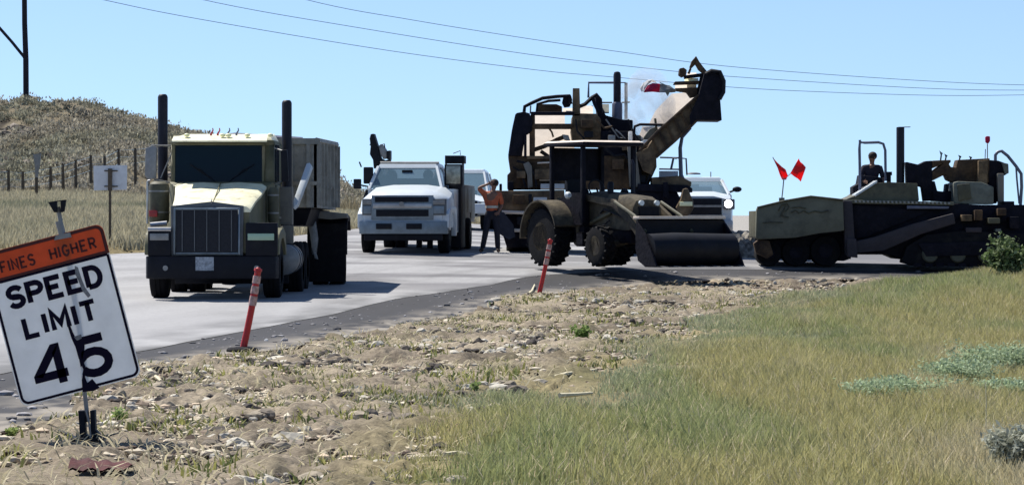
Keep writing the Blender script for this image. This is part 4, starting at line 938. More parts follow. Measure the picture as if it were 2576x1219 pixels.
# cab
zt_, zw0 = pz(412, 2.1), pz(470, 1.65)
cw = (pxx(1110, 1.9) - pxx(935, 1.9)) / 2; ccx = (pxx(1110, 1.9) + pxx(935, 1.9)) / 2
b = MB()
b.box(xa + .03, xb - .03, 1.75, 4.0, .5, zw0 - .05)
rw = cw * .88
b.loft([[(ccx - rw, 2.15, zt_ - .10), (ccx + rw, 2.15, zt_ - .10), (ccx + rw * .92, 2.22, zt_ - .01), (ccx - rw * .92, 2.22, zt_ - .01)], [(ccx - rw, 2.8, zt_ - .08), (ccx + rw, 2.8, zt_ - .08), (ccx + rw * .92, 2.8, zt_ + .03), (ccx - rw * .92, 2.8, zt_ + .03)], [(ccx - rw, 3.95, zt_ - .10), (ccx + rw, 3.95, zt_ - .10), (ccx + rw * .92, 3.9, zt_), (ccx - rw * .92, 3.9, zt_)]])
for sx in (-1, 1):
    b.tube([(ccx + sx * (cw + .04), 1.72, zw0 - .06), (ccx + sx * (rw - .03), 2.2, zt_ - .08)], .055, 6)
    b.tube([(ccx + sx * (cw + .06), 3.1, zw0 - .06), (ccx + sx * (rw - .03), 3.1, zt_ - .08)], .05, 6)
    b.tube([(ccx + sx * (cw + .06), 3.93, zw0 - .06), (ccx + sx * (rw - .03), 3.9, zt_ - .08)], .06, 6)
b.build('cab', 'white', P)
b = MB(); q = .03
b.prism([(ccx - cw, 1.70, zw0 - .04), (ccx + cw, 1.70, zw0 - .04), (ccx + rw - .05, 2.16, zt_ - .10), (ccx - rw + .05, 2.16, zt_ - .10)], [(ccx - cw, 1.72, zw0 - .04), (ccx + cw, 1.72, zw0 - .04), (ccx + rw - .05, 2.18, zt_ - .10), (ccx - rw + .05, 2.18, zt_ - .10)]); b.build('windscreen', 'glass_lt', P)
b = MB(); b.box(ccx - cw * .9, ccx + cw * .9, 2.6, 2.75, zw0 - .2, zw0 + .22); b.ball((ccx - .45, 2.7, zw0 + .30), .13, 8, (1, .8, 1.1)); b.ball((ccx + .45, 2.7, zw0 + .30), .13, 8, (1, .8, 1.1)); b.box(ccx - .95 * cw, ccx + .95 * cw, 1.85, 2.3, zw0 - .16, zw0 - .02)
b.box(ccx - .7, ccx - .3, 2.55, 2.62, zw0 + .05, zw0 + .3); b.build('seats', 'black', P, .02)
b = MB(); b.box(ccx - .13, ccx + .13, 2.06, 2.1, zt_ - .24, zt_ - .15); b.build('rear_view_mirror', 'black', P, .01)
b = MB(); b.tube([(ccx - .7, 2.4, zt_ + .035), (ccx + .75, 2.4, zt_ + .03)], .03, 6); b.build('roof_rack', 'steel', P)
for sx in (-1, 1):
    b = MB(); x = ccx + sx * (cw + .01); b.prism([(x, 2.2, zw0), (x, 3.05, zw0), (x - sx * .10, 3.05, zt_ - .12), (x - sx * .10, 2.35, zt_ - .12)], [(x + .01, 2.2, zw0), (x + .01, 3.05, zw0), (x - sx * .10 + .01, 3.05, zt_ - .12), (x - sx * .10 + .01, 2.35, zt_ - .12)]); b.build('side_window', 'glass', P)
# grille: frame, two dark slots, chrome bar
def fr(px0, py0, px1, py1, y0, y1, name, m, par=P, bev=.008):
    b = MB(); b.pr(fp, px0, py0, px1, py1, y0, y1); return b.build(name, m, par, bev)
gr_ = fr(934, 491, 1090, 552, .04, .12, 'grille', 'shade_chrome')
fr(943, 495, 1078, 508, .022, .038, 'grille_slot', 'black', gr_); fr(946, 527, 1078, 544, .022, .038, 'grille_slot', 'black', gr_)
fr(938, 512, 1086, 523, -.005, .020, 'grille_bar', 'chrome', gr_, .01)
b = MB(); p = fp.L(1010, 510, -.02); b.lathe([(-.015, .06), (.01, .055)], (p[0], -.02, p[2] - .03), 'y', 20); b.build('emblem', 'steel', gr_)
for (a, c) in ((911, 938), (1087, 1122)):
    h_ = fr(a, 500, c, 541, .05, .2, 'headlamp_housing', 'white_dark'); fr(a + 2, 503, c - 3, 514, .03, .048, 'headlamp', 'steel', h_); fr(a + 3, 518, c - 5, 537, .03, .048, 'headlamp', 'shade_chrome', h_)
b = MB(); zb0, zb1 = pz(588, 0), pz(556, 0)
pts = [(xa + .02, .35), (xa + .02, .1), (xa + .2, -.03), (xc, -.09), (xb - .2, -.03), (xb - .02, .1), (xb - .02, .35)]
b.prism([(p[0], p[1], zb0) for p in pts], [(p[0], p[1], zb1) for p in pts]); bp_ = b.build('bumper', 'shade_chrome', P, .02)
for a, c in ((947, 986), (1023, 1062)):
    b = MB(); b.box(pxx(a, 0), pxx(c, 0), -.11, -.02, pz(576, 0), pz(562, 0)); b.build('bumper_slot', 'black', bp_, .008)
b = MB(); b.box(xa + .15, xb - .15, .02, .3, zb0 - .16, zb0 - .01); b.build('air_dam', 'black', P, .02)
# mirrors
fr(889, 450, 908, 475, 1.9, 2.0, 'mirror', 'black', P, .02); fr(914, 420, 938, 462, 1.95, 2.08, 'mirror', 'black', P, .03)
b = MB(); b.ptube(fp, [(905, 465, 1.95), (930, 470, 2.0)], .02, 6); b.ptube(fp, [(904, 407, 2.0), (909, 420, 2.0)], .02, 6); b.ptube(fp, [(930, 470, 1.95), (918, 500, 1.9)], .06, 6); b.build('mirror_arm', 'black', P)
mr = fr(1118, 413, 1163, 466, 2.3, 2.42, 'mirror', 'black', P, .02); fr(1122, 417, 1158, 462, 2.285, 2.30, 'mirror_glass', 'mirror', mr)
# tool box and utility bed with crane
fr(1119, 391, 1167, 411, 3.1, 3.7, 'tool_box', 'black', P, .02)
b = MB(); b.ptube(fp, [(1165, 396, 3.2), (1165, 470, 3.2)], .03, 6); b.ptube(fp, [(1122, 391, 3.4), (1122, 470, 3.4)], .03, 6); b.ptube(fp, [(1140, 386, 3.3), (1158, 379, 3.3), (1158, 390, 3.3)], .012, 5); b.build('head_rack', 'steel', P)
xb0, xb1 = -1.05, pxx(1160, 4.1); zbt = pz(462, 4.1)
b = MB(); b.box(xb0, xb1, 4.1, 4.2, .55, zbt); b.box(xb1 - .5, xb1 + .04, 4.2, 7.4, .75, zbt - .02); b.box(xb0, xb0 + .5, 4.2, 7.4, .75, zbt - .02); b.box(xb0 + .5, xb1 - .5, 4.2, 7.4, .75, .95); b.build('service_body', 'body_tan', P, .02)
b = MB(); q0 = fp.L(1129, 600, 2.9)[0]; q1 = fp.L(1159, 600, 2.9)[0]; b.box(q0, q1, 2.9, 4.09, .12, zbt - .04); b.build('shade_slab', 'black', P, .01)  # black slab painting the shade on cab side and bed front
b = MB()
for (y0, y1) in ((4.35, 5.0), (5.05, 6.1), (6.15, 7.3)): b.box(xb1 + .041, xb1 + .06, y0, y1, 1.0 if y0 > 5.0 and y0 < 6 else .85, zbt - .1)
b.build('locker_door', 'greyg', P, .008)
b = MB(); b.box(xb1 - .5, xb1 + .03, 4.25, 4.35, .1, .74); b.build('mud_flap', 'rubber', P)
cr = [(934, 338), (939, 336), (945, 352), (950, 366), (962, 372), (972, 382), (980, 386), (980, 416), (958, 424), (940, 420), (938, 402), (932, 390), (933, 372), (932, 350)]
b = MB(); b.px(fp, [(933, 337), (940, 336), (946, 356), (951, 372), (957, 398), (968, 404), (980, 400), (980, 420), (940, 424), (938, 402), (930, 388), (932, 368), (930, 352)], 5.2, 5.6); cr_ = b.build('crane', 'black', P, .02)
b = MB(); b.px(fp, [(952, 368), (958, 362), (964, 366), (974, 382), (974, 398), (964, 400), (956, 386)], 5.25, 5.5); b.build('crane_boom', 'steel', cr_, .01)
b = MB(); b.px(fp, [(972, 380), (981, 378), (981, 402), (972, 400)], 5.2, 5.6); b.px(fp, [(944, 424), (976, 420), (978, 480), (944, 480)], 5.3, 5.7); b.build('crane_post', 'black', cr_, .02)
b = MB(); b.ptube(fp, [(934, 338, 5.3), (931, 350, 5.3), (935, 356, 5.3), (931, 366, 5.3)], .02, 5); b.ptube(fp, [(960, 364, 5.3), (967, 362, 5.3), (968, 372, 5.3)], .015, 5); b.build('crane_hook', 'black', cr_)

# ------------------------------------------------------------------ white vehicles behind
def white_pickup(name, fr_, label, cat, hood_z, roof_z, glow, front=True):
    o = thing(name, fr_, label, cat); w = 1.0
    b = MB(); b.box(-.45, .45, .3, 5.2, .4, .6); b.build('chassis', 'black', o)
    for sx in (-1, 1):
        for y in (.95, 4.5): tyre(o, (sx * .86, y, .40), .40, .26, sx, .6, 'chrome')
    def rg(y, ww, zt, cr=.04): return [(-ww, y, .45), (-ww, y, zt - .3), (-ww * .95, y, zt - .06), (-ww * .5, y, zt + cr), (ww * .5, y, zt + cr), (ww * .95, y, zt - .06), (ww, y, zt - .3), (ww, y, .45)]
    b = MB(); b.loft([rg(.1, .93, hood_z - .04), rg(.3, .98, hood_z + .02), rg(1.5, 1.0, hood_z + .10)]); b.build('hood', 'white', o)
    b = MB(); b.box(-1, 1, 1.5, 5.6, .42, hood_z + .06); b.build('body', 'white', o, .04)
    rw = .78
    b = MB(); b.loft([[(-rw, 2.25, roof_z - .10), (rw, 2.25, roof_z - .10), (rw * .9, 2.32, roof_z), (-rw * .9, 2.32, roof_z)], [(-rw, 3.0, roof_z - .08), (rw, 3.0, roof_z - .08), (rw * .9, 3.0, roof_z + .03), (-rw * .9, 3.0, roof_z + .03)], [(-rw, 4.6, roof_z - .10), (rw, 4.6, roof_z - .10), (rw * .9, 4.6, roof_z), (-rw * .9, 4.6, roof_z)]])
    for sx in (-1, 1):
        for (ya, yb) in ((1.55, 2.28), (3.2, 3.2), (4.9, 4.55)): b.tube([(sx * .93, ya, hood_z + .04), (sx * (rw - .03), yb, roof_z - .08)], .05, 6)
    b.build('cab', 'white', o)
    b = MB(); b.prism([(-.88, 1.56, hood_z + .06), (.88, 1.56, hood_z + .06), (.72, 2.24, roof_z - .10), (-.72, 2.24, roof_z - .10)], [(-.88, 1.58, hood_z + .06), (.88, 1.58, hood_z + .06), (.72, 2.26, roof_z - .10), (-.72, 2.26, roof_z - .10)]); b.build('windscreen', 'glass_lt', o)
    for sx in (-1, 1):
        b = MB(); x0 = sx * .93; x1 = sx * .77; b.prism([(x0, 1.8, hood_z + .08), (x0, 4.7, hood_z + .08), (x1, 4.5, roof_z - .1), (x1, 2.4, roof_z - .1)], [(x0 + .01, 1.8, hood_z + .08), (x0 + .01, 4.7, hood_z + .08), (x1 + .01, 4.5, roof_z - .1), (x1 + .01, 2.4, roof_z - .1)]); b.build('side_window', 'glass', o)
        b = MB(); b.ball((sx * 1.16, 1.95, hood_z + .20), .13, 8, (1.0, .5, .6)); b.tube([(sx * .95, 1.95, hood_z + .12), (sx * 1.1, 1.95, hood_z + .18)], .03, 6); b.build('mirror', 'black', o)
        b = MB(); b.box(sx * .88 - .15, sx * .88 + .15, .02, .2, hood_z - .36, hood_z - .08); hl = b.build('headlamp', 'white_dark', o, .03)
        b = MB(); b.lathe([(-.02, .02), (-.015, .105), (.03, .115)], (sx * .86, .02, hood_z - .21), 'y', 16); b.build('lamp_lens', 'beam' if (glow and sx > 0) else 'lamp', hl)
    b = MB(); b.box(-.68, .68, .03, .2, hood_z - .50, hood_z - .06); g_ = b.build('grille', 'black', o, .02)
    b = MB(); b.box(-.70, .70, .0, .028, hood_z - .30, hood_z - .24); b.box(-.7, .7, .0, .028, hood_z - .54, hood_z - .5); b.build('grille_bar', 'steel', g_)
    b = MB(); b.box(-.98, .98, -.1, .3, .48, .78); b.build('bumper', 'white' if not glow else 'chrome', o, .05)
    b = MB(); b.box(-.5, .5, 2.7, 2.85, hood_z - .1, hood_z + .28); b.box(-.85, .85, 1.7, 2.1, hood_z - .1, hood_z + .02); b.build('seats', 'black', o, .03)
    b = MB(); b.box(-.12, .12, 2.1, 2.13, roof_z - .26, roof_z - .18); b.build('rear_view_mirror', 'black', o, .01)
    return o
fq = Frame(1752, 626, 86.0, -2)
q_ = white_pickup('pickup_truck', fq, 'white pickup with one headlight lit half hidden behind the conveyor machine', 'pickup truck', (626 - 493) / F * 86, (626 - 444) / F * 86, True)
b = MB(); p = fq.L(1745, 438, 3); b.lathe([(0, .20), (.04, .18), (.06, .08)], (p[0], 3, p[2] - .01), 'z', 16); b.tube([fq.L(1788, 447, 3.4), fq.L(1788, 432, 3.4)], .015, 6); b.build('roof_beacon', 'steel', q_)
fq2 = Frame(1143, 578, 95.0, -3)
white_pickup('sport_utility_vehicle', fq2, 'white utility vehicle mostly hidden behind the service truck', 'utility vehicle', (578 - 500) / F * 95, (578 - 424) / F * 95, False)

# ------------------------------------------------------------------ material transfer machine behind the tractor loader
fm_ = Frame(1440, 642, 79.0)
TR = thing('material_transfer_machine', fm_, 'tall brown asphalt transfer machine with a raised conveyor at the road crest', 'construction machine')
def mp(name, pts, y0, y1, m, par=TR, bev=.02, **k):
    b = MB(); b.px(fm_, pts, y0, y1, **k); return b.build(name, m, par, bev)
def mr_(name, x0, ya, x1, yb, y0, y1, m, par=TR, bev=.02): return mp(name, [(x0, ya), (x1, ya), (x1, yb), (x0, yb)], y0, y1, m, par, bev)
def mt_(name, pts, r_, m, par=TR, n=6):
    b = MB(); b.ptube(fm_, pts, r_, n); return b.build(name, m, par)
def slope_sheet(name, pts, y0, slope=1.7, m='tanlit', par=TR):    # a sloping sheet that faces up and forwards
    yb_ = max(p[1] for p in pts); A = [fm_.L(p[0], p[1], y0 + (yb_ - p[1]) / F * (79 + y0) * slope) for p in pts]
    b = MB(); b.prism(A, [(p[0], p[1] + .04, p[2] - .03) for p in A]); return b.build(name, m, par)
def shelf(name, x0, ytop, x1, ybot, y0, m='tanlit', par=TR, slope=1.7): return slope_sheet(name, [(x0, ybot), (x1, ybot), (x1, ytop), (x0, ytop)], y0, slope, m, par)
# side housing, hood, body
hs = mp('engine_housing', [(1296, 288), (1300, 284), (1318, 281), (1332, 285), (1340, 303), (1338, 330), (1322, 340), (1314, 386), (1314, 392), (1278, 392), (1281, 370), (1287, 330), (1290, 315)], 0, .8, 'tar')
mp('lower_body', [(1278, 392), (1420, 392), (1590, 392), (1600, 474), (1276, 474), (1276, 440), (1284, 432)], .1, 3.8, 'brown')
mr_('deck_beam', 1332, 311, 1440, 324, .05, .5, 'brown'); mr_('deck_beam', 1325, 392, 1408, 400, .0, .1, 'brown2'); mr_('deck_beam', 1335, 281, 1445, 290, .05, .2, 'tar')
mr_('upright', 1332, 290, 1346, 396, .1, .4, 'brown'); mr_('upright', 1318, 340, 1325, 396, -.05, .1, 'tar')
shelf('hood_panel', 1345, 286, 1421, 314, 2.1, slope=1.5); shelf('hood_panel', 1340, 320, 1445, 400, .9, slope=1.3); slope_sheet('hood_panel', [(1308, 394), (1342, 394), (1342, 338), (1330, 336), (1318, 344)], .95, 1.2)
mt_('diagonal_brace', [(1340, 378, .35), (1370, 368, .35), (1400, 352, .35), (1422, 343, .35)], .055, 'brown'); mt_('diagonal_brace', [(1360, 380, .35), (1380, 394, .35)], .05, 'brown'); mt_('cable', [(1382, 324, .4), (1388, 332, .4), (1392, 345, .4)], .025, 'brown2')
mp('bracket', [(1414, 338), (1430, 340), (1434, 352), (1438, 356), (1420, 352)], .2, .5, 'steel')
mp('hopper', [(1441, 292), (1444, 285), (1500, 286), (1512, 300), (1512, 352), (1490, 358), (1441, 358), (1437, 330)], .3, 2.4, 'brown2')
mp('upright', [(1441, 222), (1458, 222), (1460, 292), (1440, 292)], .3, .5, 'brown2', bev=.01)
shelf('hood_panel', 1415, 272, 1444, 286, .7, slope=2.2); shelf('hood_panel', 1460, 266, 1492, 286, .7, slope=2.0)
mp('hood_front', [(1352, 262), (1400, 262), (1414, 268), (1414, 282), (1352, 282)], 1.0, 1.3, 'brown')
# handrails and hoses
mt_('handrail', [(1318, 286, .4), (1320, 268, .4), (1340, 258, .4), (1365, 247, .4), (1400, 243, .4), (1432, 241, .4), (1436, 262, .4)], .045, 'tar'); mt_('handrail', [(1350, 285, .5), (1352, 262, .5), (1380, 254, .5), (1410, 252, .5)], .035, 'tar'); mt_('handrail', [(1334, 286, .4), (1335, 266, .4)], .02, 'steel')
mp('motor', [(1418, 240), (1436, 238), (1440, 252), (1434, 268), (1420, 270), (1414, 258)], .5, .9, 'tar')
mt_('hose', [(1458, 268, .5), (1472, 262, .5), (1490, 245, .5), (1500, 238, .5), (1510, 250, .5), (1512, 285, .5)], .05, 'tar'); mt_('hose', [(1490, 244, .4), (1496, 262, .4), (1506, 282, .4)], .045, 'tar')
mp('arm_plate', [(1496, 236), (1506, 240), (1510, 262), (1524, 290), (1560, 300), (1592, 302), (1592, 352), (1512, 352), (1505, 300)], .9, 2.0, 'tar')
mp('engine_box', [(1512, 330), (1595, 330), (1600, 392), (1508, 392)], .2, 2.4, 'tar')
mt_('cable', [(1524, 300, .1), (1545, 330, .1), (1556, 346, .1), (1572, 348, .1), (1558, 334, .1), (1548, 326, .1)], .02, 'steel')
# stack and operator platform frame
b = MB(); p = fm_.L(1552.5, 180, 1.5); q = fm_.L(1552.5, 320, 1.5); b.lathe([(q[2], .095), (p[2] - .09, .095), (p[2] - .02, .075), (p[2], .03)], (p[0], 1.5, 0), 'z', 16); b.build('exhaust_stack', 'stack', TR)
b = MB(); p = fm_.L(1552.5, 262, 1.5); b.lathe([(q[2], .13), (p[2], .13), (p[2] + .05, .10)], (p[0], 1.5, 0), 'z', 16); b.build('stack_shield', 'rail', TR)
mt_('platform_rail', [(1480, 246, 1.2), (1481, 208, 1.2), (1543, 208, 1.2)], .03, 'rail'); mt_('platform_rail', [(1504, 258, 1.6), (1540, 258, 1.6)], .02, 'greyg'); mt_('platform_rail', [(1484, 208, 2.6), (1574, 208, 2.6)], .015, 'rail')
mr_('platform_post', 1571, 208, 1579, 300, 2.0, 2.1, 'greyg', bev=.005)
mt_('platform_rail', [(1564, 258, 2.1), (1585, 257, 2.1)], .02, 'greyg')
shelf('hood_panel', 1512, 262, 1532, 282, 1.6, 'greyg')
# cab frame on the right of the engine
mt_('cab_rail', [(1595, 385, .3), (1595, 330, .3), (1597, 318, .3), (1610, 313, .3), (1695, 315, .3)], .035, 'tar')
mp('seat', [(1620, 345), (1634, 325), (1650, 318), (1660, 330), (1658, 360), (1648, 392), (1612, 392)], .6, 1.1, 'greyg')
mt_('hose', [(1648, 298, .4), (1652, 330, .4), (1660, 345, .4), (1656, 370, .4)], .03, 'olive')
mr_('lamp_box', 1596, 340, 1612, 378, .8, 1.1, 'greyg'); mr_('white_tank', 1581, 330, 1591, 364, -.1, .1, 'whitecloth', bev=.03)
mp('canopy_post', [(1578, 366), (1600, 366), (1612, 470), (1584, 470)], -.2, .1, 'body_tan')
mp('lower_frame', [(1590, 366), (1650, 366), (1652, 420), (1640, 446), (1626, 480), (1596, 480)], .3, 1.6, 'brown2')
slope_sheet('chute_cover', [(1632, 313), (1730, 313), (1764, 268), (1762, 244), (1730, 232), (1690, 236), (1664, 262), (1648, 280)], 1.4, 1.3)
slope_sheet('chute_cover', [(1604, 352), (1616, 318), (1700, 318), (1690, 340), (1668, 352)], .95, 1.3)
# conveyor boom rising to the right
bo = mp('conveyor', [(1600, 385), (1628, 372), (1657, 327), (1700, 290), (1759, 238), (1780, 208), (1795, 214), (1790, 262), (1760, 298), (1735, 322), (1700, 350), (1668, 378), (1650, 394), (1640, 440), (1618, 430)], -.3, .9, 'brown2')
mp('conveyor_hood', [(1757, 242), (1772, 184), (1790, 178), (1810, 180), (1820, 200), (1823, 222), (1812, 250), (1816, 303), (1751, 302), (1738, 318), (1735, 290)], -.4, 1.1, 'tar', bo)
mt_('conveyor_rail', [(1610, 378, -.35), (1656, 330, -.35), (1757, 240, -.35)], .04, 'brown', bo); mt_('conveyor_rail', [(1650, 396, -.35), (1700, 352, -.35), (1748, 306, -.35)], .04, 'brown', bo)
for q in range(7):
    t_ = q / 6; x = 1640 + (1750 - 1640) * t_; y = 348 - 100 * t_
    mt_('conveyor_rib', [(x, y, -.34), (x + 18, y + 40 - 6 * t_, -.34)], .028, 'brown', bo)
mt_('hood_frame', [(1775, 186, -.45), (1790, 178, -.45), (1811, 181, -.45), (1821, 204, -.45), (1820, 232, -.45), (1810, 250, -.45)], .05, 'black', bo)
mt_('head_spike', [(1736, 172, 0), (1745, 158, 0), (1751, 143, 0), (1753, 158, 0), (1762, 172, 0), (1776, 186, 0)], [.03, .07, .02, .07, .08, .06], 'brown', bo); mt_('head_spike', [(1737, 173, .1), (1732, 186, .1)], .03, 'brown', bo)
mp('head_motor', [(1710, 172), (1720, 170), (1728, 176), (1726, 190), (1716, 194), (1708, 188)], -.1, .4, 'brown', bo)
mp('head_beam', [(1722, 190), (1772, 183), (1776, 191), (1722, 198)], .0, .4, 'tar', bo); mp('head_beam', [(1698, 205), (1760, 203), (1758, 211), (1694, 213)], .0, .4, 'brown', bo); mp('head_beam', [(1700, 222), (1756, 220), (1752, 242), (1738, 246), (1728, 232), (1700, 228)], .0, .5, 'brown', bo)
mp('head_beam', [(1764, 186), (1775, 184), (1762, 238), (1750, 246)], .05, .4, 'tar', bo)
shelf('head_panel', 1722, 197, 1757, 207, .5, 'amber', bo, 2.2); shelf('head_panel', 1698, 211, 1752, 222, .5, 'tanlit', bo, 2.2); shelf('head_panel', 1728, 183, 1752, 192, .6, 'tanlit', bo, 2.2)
mp('loose_strap', [(1672, 228), (1686, 230), (1680, 242), (1676, 236)], .1, .13, 'greyg', bo, 0)
mt_('prop_leg', [(1738, 322, .2), (1716, 345, .2), (1711, 372, .2), (1713, 440, .2), (1722, 470, .2)], [.03, .045, .05, .055, .10], 'rail'); mt_('prop_leg', [(1757, 300, .4), (1728, 330, .4), (1712, 352, .4)], .025, 'tar')
mt_('ladder_rail', [(1660, 396, 1.5), (1705, 397, 1.5), (1726, 399, 1.5), (1728, 440, 1.5)], .022, 'rail'); mt_('ladder_rail', [(1658, 425, 1.5), (1712, 426, 1.5)], .022, 'rail'); mt_('ladder_rail', [(1688, 426, 1.4), (1694, 398, 1.4), (1702, 398, 1.4)], .03, 'rail')
mp('side_deck', [(1640, 446), (1710, 442), (1740, 458), (1738, 470), (1640, 468)], -.2, .8, 'brown2'); mp('side_deck', [(1604, 462), (1730, 465), (1742, 474), (1742, 484), (1604, 480)], -.3, .5, 'tar')
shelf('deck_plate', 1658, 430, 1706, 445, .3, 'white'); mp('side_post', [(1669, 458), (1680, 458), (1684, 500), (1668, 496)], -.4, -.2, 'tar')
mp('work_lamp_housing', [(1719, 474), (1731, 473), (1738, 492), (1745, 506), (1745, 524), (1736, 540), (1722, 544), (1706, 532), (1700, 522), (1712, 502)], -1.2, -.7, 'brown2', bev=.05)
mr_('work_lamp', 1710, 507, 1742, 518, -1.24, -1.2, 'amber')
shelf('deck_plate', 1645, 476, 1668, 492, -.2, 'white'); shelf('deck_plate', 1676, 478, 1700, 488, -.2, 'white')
mp('lower_body', [(1600, 474), (1700, 476), (1712, 500), (1700, 545), (1600, 548)], -.2, 2.2, 'tar')
# wide lower frame to the left, tyres
mp('side_frame', [(1232, 480), (1420, 478), (1420, 530), (1340, 534), (1234, 532)], -.3, 3.6, 'brown2'); mt_('side_rail', [(1262, 533, -.36), (1362, 537, -.36)], .045, 'tanlit'); mr_('side_frame', 1255, 538, 1420, 576, -.1, 3.4, 'tar'); mt_('side_rail', [(1294, 579, -.3), (1345, 580, -.3)], .045, 'tanlit')
mp('lower_body', [(1262, 582), (1420, 582), (1420, 622), (1275, 622)], .1, 3.2, 'tar')
mp('rubber_flap', [(1240, 532), (1268, 534), (1292, 566), (1296, 596), (1280, 602), (1256, 588), (1244, 560)], -.5, -.42, 'bluetarp', bev=0)
mp('grab_post', [(1256, 462), (1263, 462), (1263, 480), (1256, 480)], -.2, -.1, 'tar'); mr_('grab_post', 1278, 456, 1292, 480, 0, .3, 'tar')
shelf('deck_plate', 1357, 446, 1384, 452, .0, 'tanlit'); shelf('deck_plate', 1360, 462, 1420, 474, -.3, 'tanlit'); mp('bracket', [(1316, 412), (1330, 406), (1338, 418), (1340, 470), (1328, 474), (1326, 440)], -.1, .05, 'body_tan')
shelf('deck_plate', 1342, 496, 1376, 506, -.6, 'tanlit')
for pts, r_, m_ in (([(1300, 405), (1330, 412), (1345, 440), (1350, 470)], .03, 'black'), ([(1290, 420), (1310, 432), (1322, 470)], .025, 'black'), ([(1420, 400), (1440, 420), (1470, 418), (1500, 440)], .03, 'black'), ([(1520, 372), (1545, 392), (1570, 388), (1590, 410)], .035, 'black'),
        ([(1600, 400), (1612, 430), (1606, 470)], .03, 'black'), ([(1580, 300), (1592, 330), (1606, 352), (1604, 380)], .025, 'black'), ([(1448, 300), (1452, 330), (1470, 350)], .022, 'black'), ([(1352, 410), (1400, 408), (1440, 411)], .02, 'tanlit'), ([(1500, 300), (1520, 322), (1540, 318)], .03, 'brown'), ([(1625, 372), (1640, 400), (1636, 440), (1622, 470)], .028, 'black')):
    mt_('hose', [(a, c, -.06) for a, c in pts], r_, m_)
for (x, y, w_, h_, m_) in ((1300, 430, 22, 18, 'brown2'), (1345, 425, 40, 26, 'brown2'), (1395, 405, 20, 14, 'black'), (1462, 300, 30, 22, 'brown'), (1470, 330, 22, 16, 'black'), (1450, 395, 26, 18, 'brown2'), (1540, 400, 30, 26, 'brown'), (1530, 340, 18, 14, 'steel'), (1565, 360, 20, 18, 'brown2'), (1604, 388, 22, 16, 'greyg'), (1625, 405, 14, 26, 'brown'), (1600, 440, 24, 20, 'black'), (1655, 448, 26, 10, 'black'), (1640, 350, 16, 22, 'olive'), (1618, 352, 12, 10, 'white'), (1290, 490, 30, 24, 'brown'), (1240, 492, 14, 20, 'brown'), (1330, 488, 8, 34, 'black'), (1300, 545, 26, 20, 'black')):
    mr_('side_box', x, y, x + w_, y + h_, -.10 if y < 480 else -.42, .3, m_)
for px, ly in ((1302, .3), (1302, 2.6)):
    p = fm_.L(px, 600, ly); tyre(TR, (p[0], ly + .8, .55), .55, .55, -1, .5, 'brown2')
p = fm_.L(1590, 600, .5); tyre(TR, (p[0], 1.3, .55), .55, .55, 1, .5, 'brown2'); tyre(TR, (p[0], 3.4, .55), .55, .55, 1, .5, 'brown2')
b = MB(); b.box(-1.3, 1.4, 1.2, 1.45, .45, .7); b.build('axle', 'black', TR)

def flag_mesh(fr_, pts_top, pts_bot, y, amp=.05, k=8):
    """rippled cloth between two photo polylines"""
    b = MB(); g = []; n = len(pts_top)
    for j in range(k + 1):
        for i in range(n):
            q = j / k; px = pts_top[i][0] * (1 - q) + pts_bot[i][0] * q; py = pts_top[i][1] * (1 - q) + pts_bot[i][1] * q
            p = fr_.L(px, py, y); g.append((p[0], y + amp * math.sin(i * 1.3 + j * .5), p[2]))
    f_ = [(j * n + i, j * n + i + 1, (j + 1) * n + i + 1, (j + 1) * n + i) for j in range(k) for i in range(n - 1)]
    b.add(g, f_); m0 = len(g); b.add([(p[0], p[1] + .006, p[2]) for p in g], [tuple(reversed(q)) for q in f_]); return b
ff = Frame(1665, 232, 79.2)
fo = thing('warning_flag', ff, 'crimson and white warning flag flying from the raised conveyor head', 'flag')
flag_mesh(ff, [(1619, 231), (1630, 214), (1642, 209), (1652, 210), (1660, 211)], [(1620, 233), (1630, 232), (1642, 231), (1652, 232), (1660, 233)], 0).build('flag', 'magenta', fo)
flag_mesh(ff, [(1610, 222), (1618, 209), (1630, 201), (1642, 200), (1652, 208)], [(1614, 232), (1620, 228), (1631, 212), (1642, 207), (1652, 209)], .02).build('white_edge', 'whitecloth', fo)
flag_mesh(ff, [(1660, 211), (1672, 213), (1685, 215), (1696, 224)], [(1660, 233), (1674, 233), (1686, 233), (1700, 232)], 0).build('grey_panel', 'crease', fo)
b = MB(); b.ptube(ff, [(1660, 208, .04), (1700, 226, .04), (1712, 232, .04)], .012, 5); b.build('pole', 'steel', fo)

# ------------------------------------------------------------------ tractor loader
fl = Frame(1587, 668, 70.6, 30)
LD = thing('tractor_loader', fl, 'dusty tractor loader with an open canopy and its wide bucket down', 'tractor')
def lp_(name, pts, y0, y1, m, par=LD, bev=.02): b = MB(); b.px(fl, pts, y0, y1); return b.build(name, m, par, bev)
for sx in (-1, 1):
    tyre(LD, (sx * .86, 2.1, .64), .64, .46, sx, .5, 'yellow_dust', 22); tyre(LD, (sx * .80, 0, .44), .43, .28, sx, .52, 'yellow_dust', 16)
    b = MB(); arc_ = [(2.1 + .80 * math.cos(math.radians(a)), .66 + .80 * math.sin(math.radians(a))) for a in range(-5, 166, 12)]; inn = [(2.1 + .76 * math.cos(math.radians(a)), .66 + .76 * math.sin(math.radians(a))) for a in range(165, -6, -12)]
    b.yz(arc_ + inn, sx * .86 - .30, sx * .86 + .30); fe = b.build('fender', 'yellow_dust', LD)
    b = MB(); b.yz([(1.32, .66), (1.2, 1.1), (1.45, 1.5), (2.2, 1.52), (2.5, 1.3), (2.2, 1.43), (1.75, 1.38), (1.45, 1.1), (1.38, .7)], sx * .55 - .03, sx * .55 + .03); b.build('side_panel', 'yellow_dust', fe)
    b = MB(); b.lathe([(-.06, .05), (0, .085), (.04, .08)], (sx * .80, 1.35, 1.56), 'y', 14); b.build('work_lamp', 'lamp', fe)
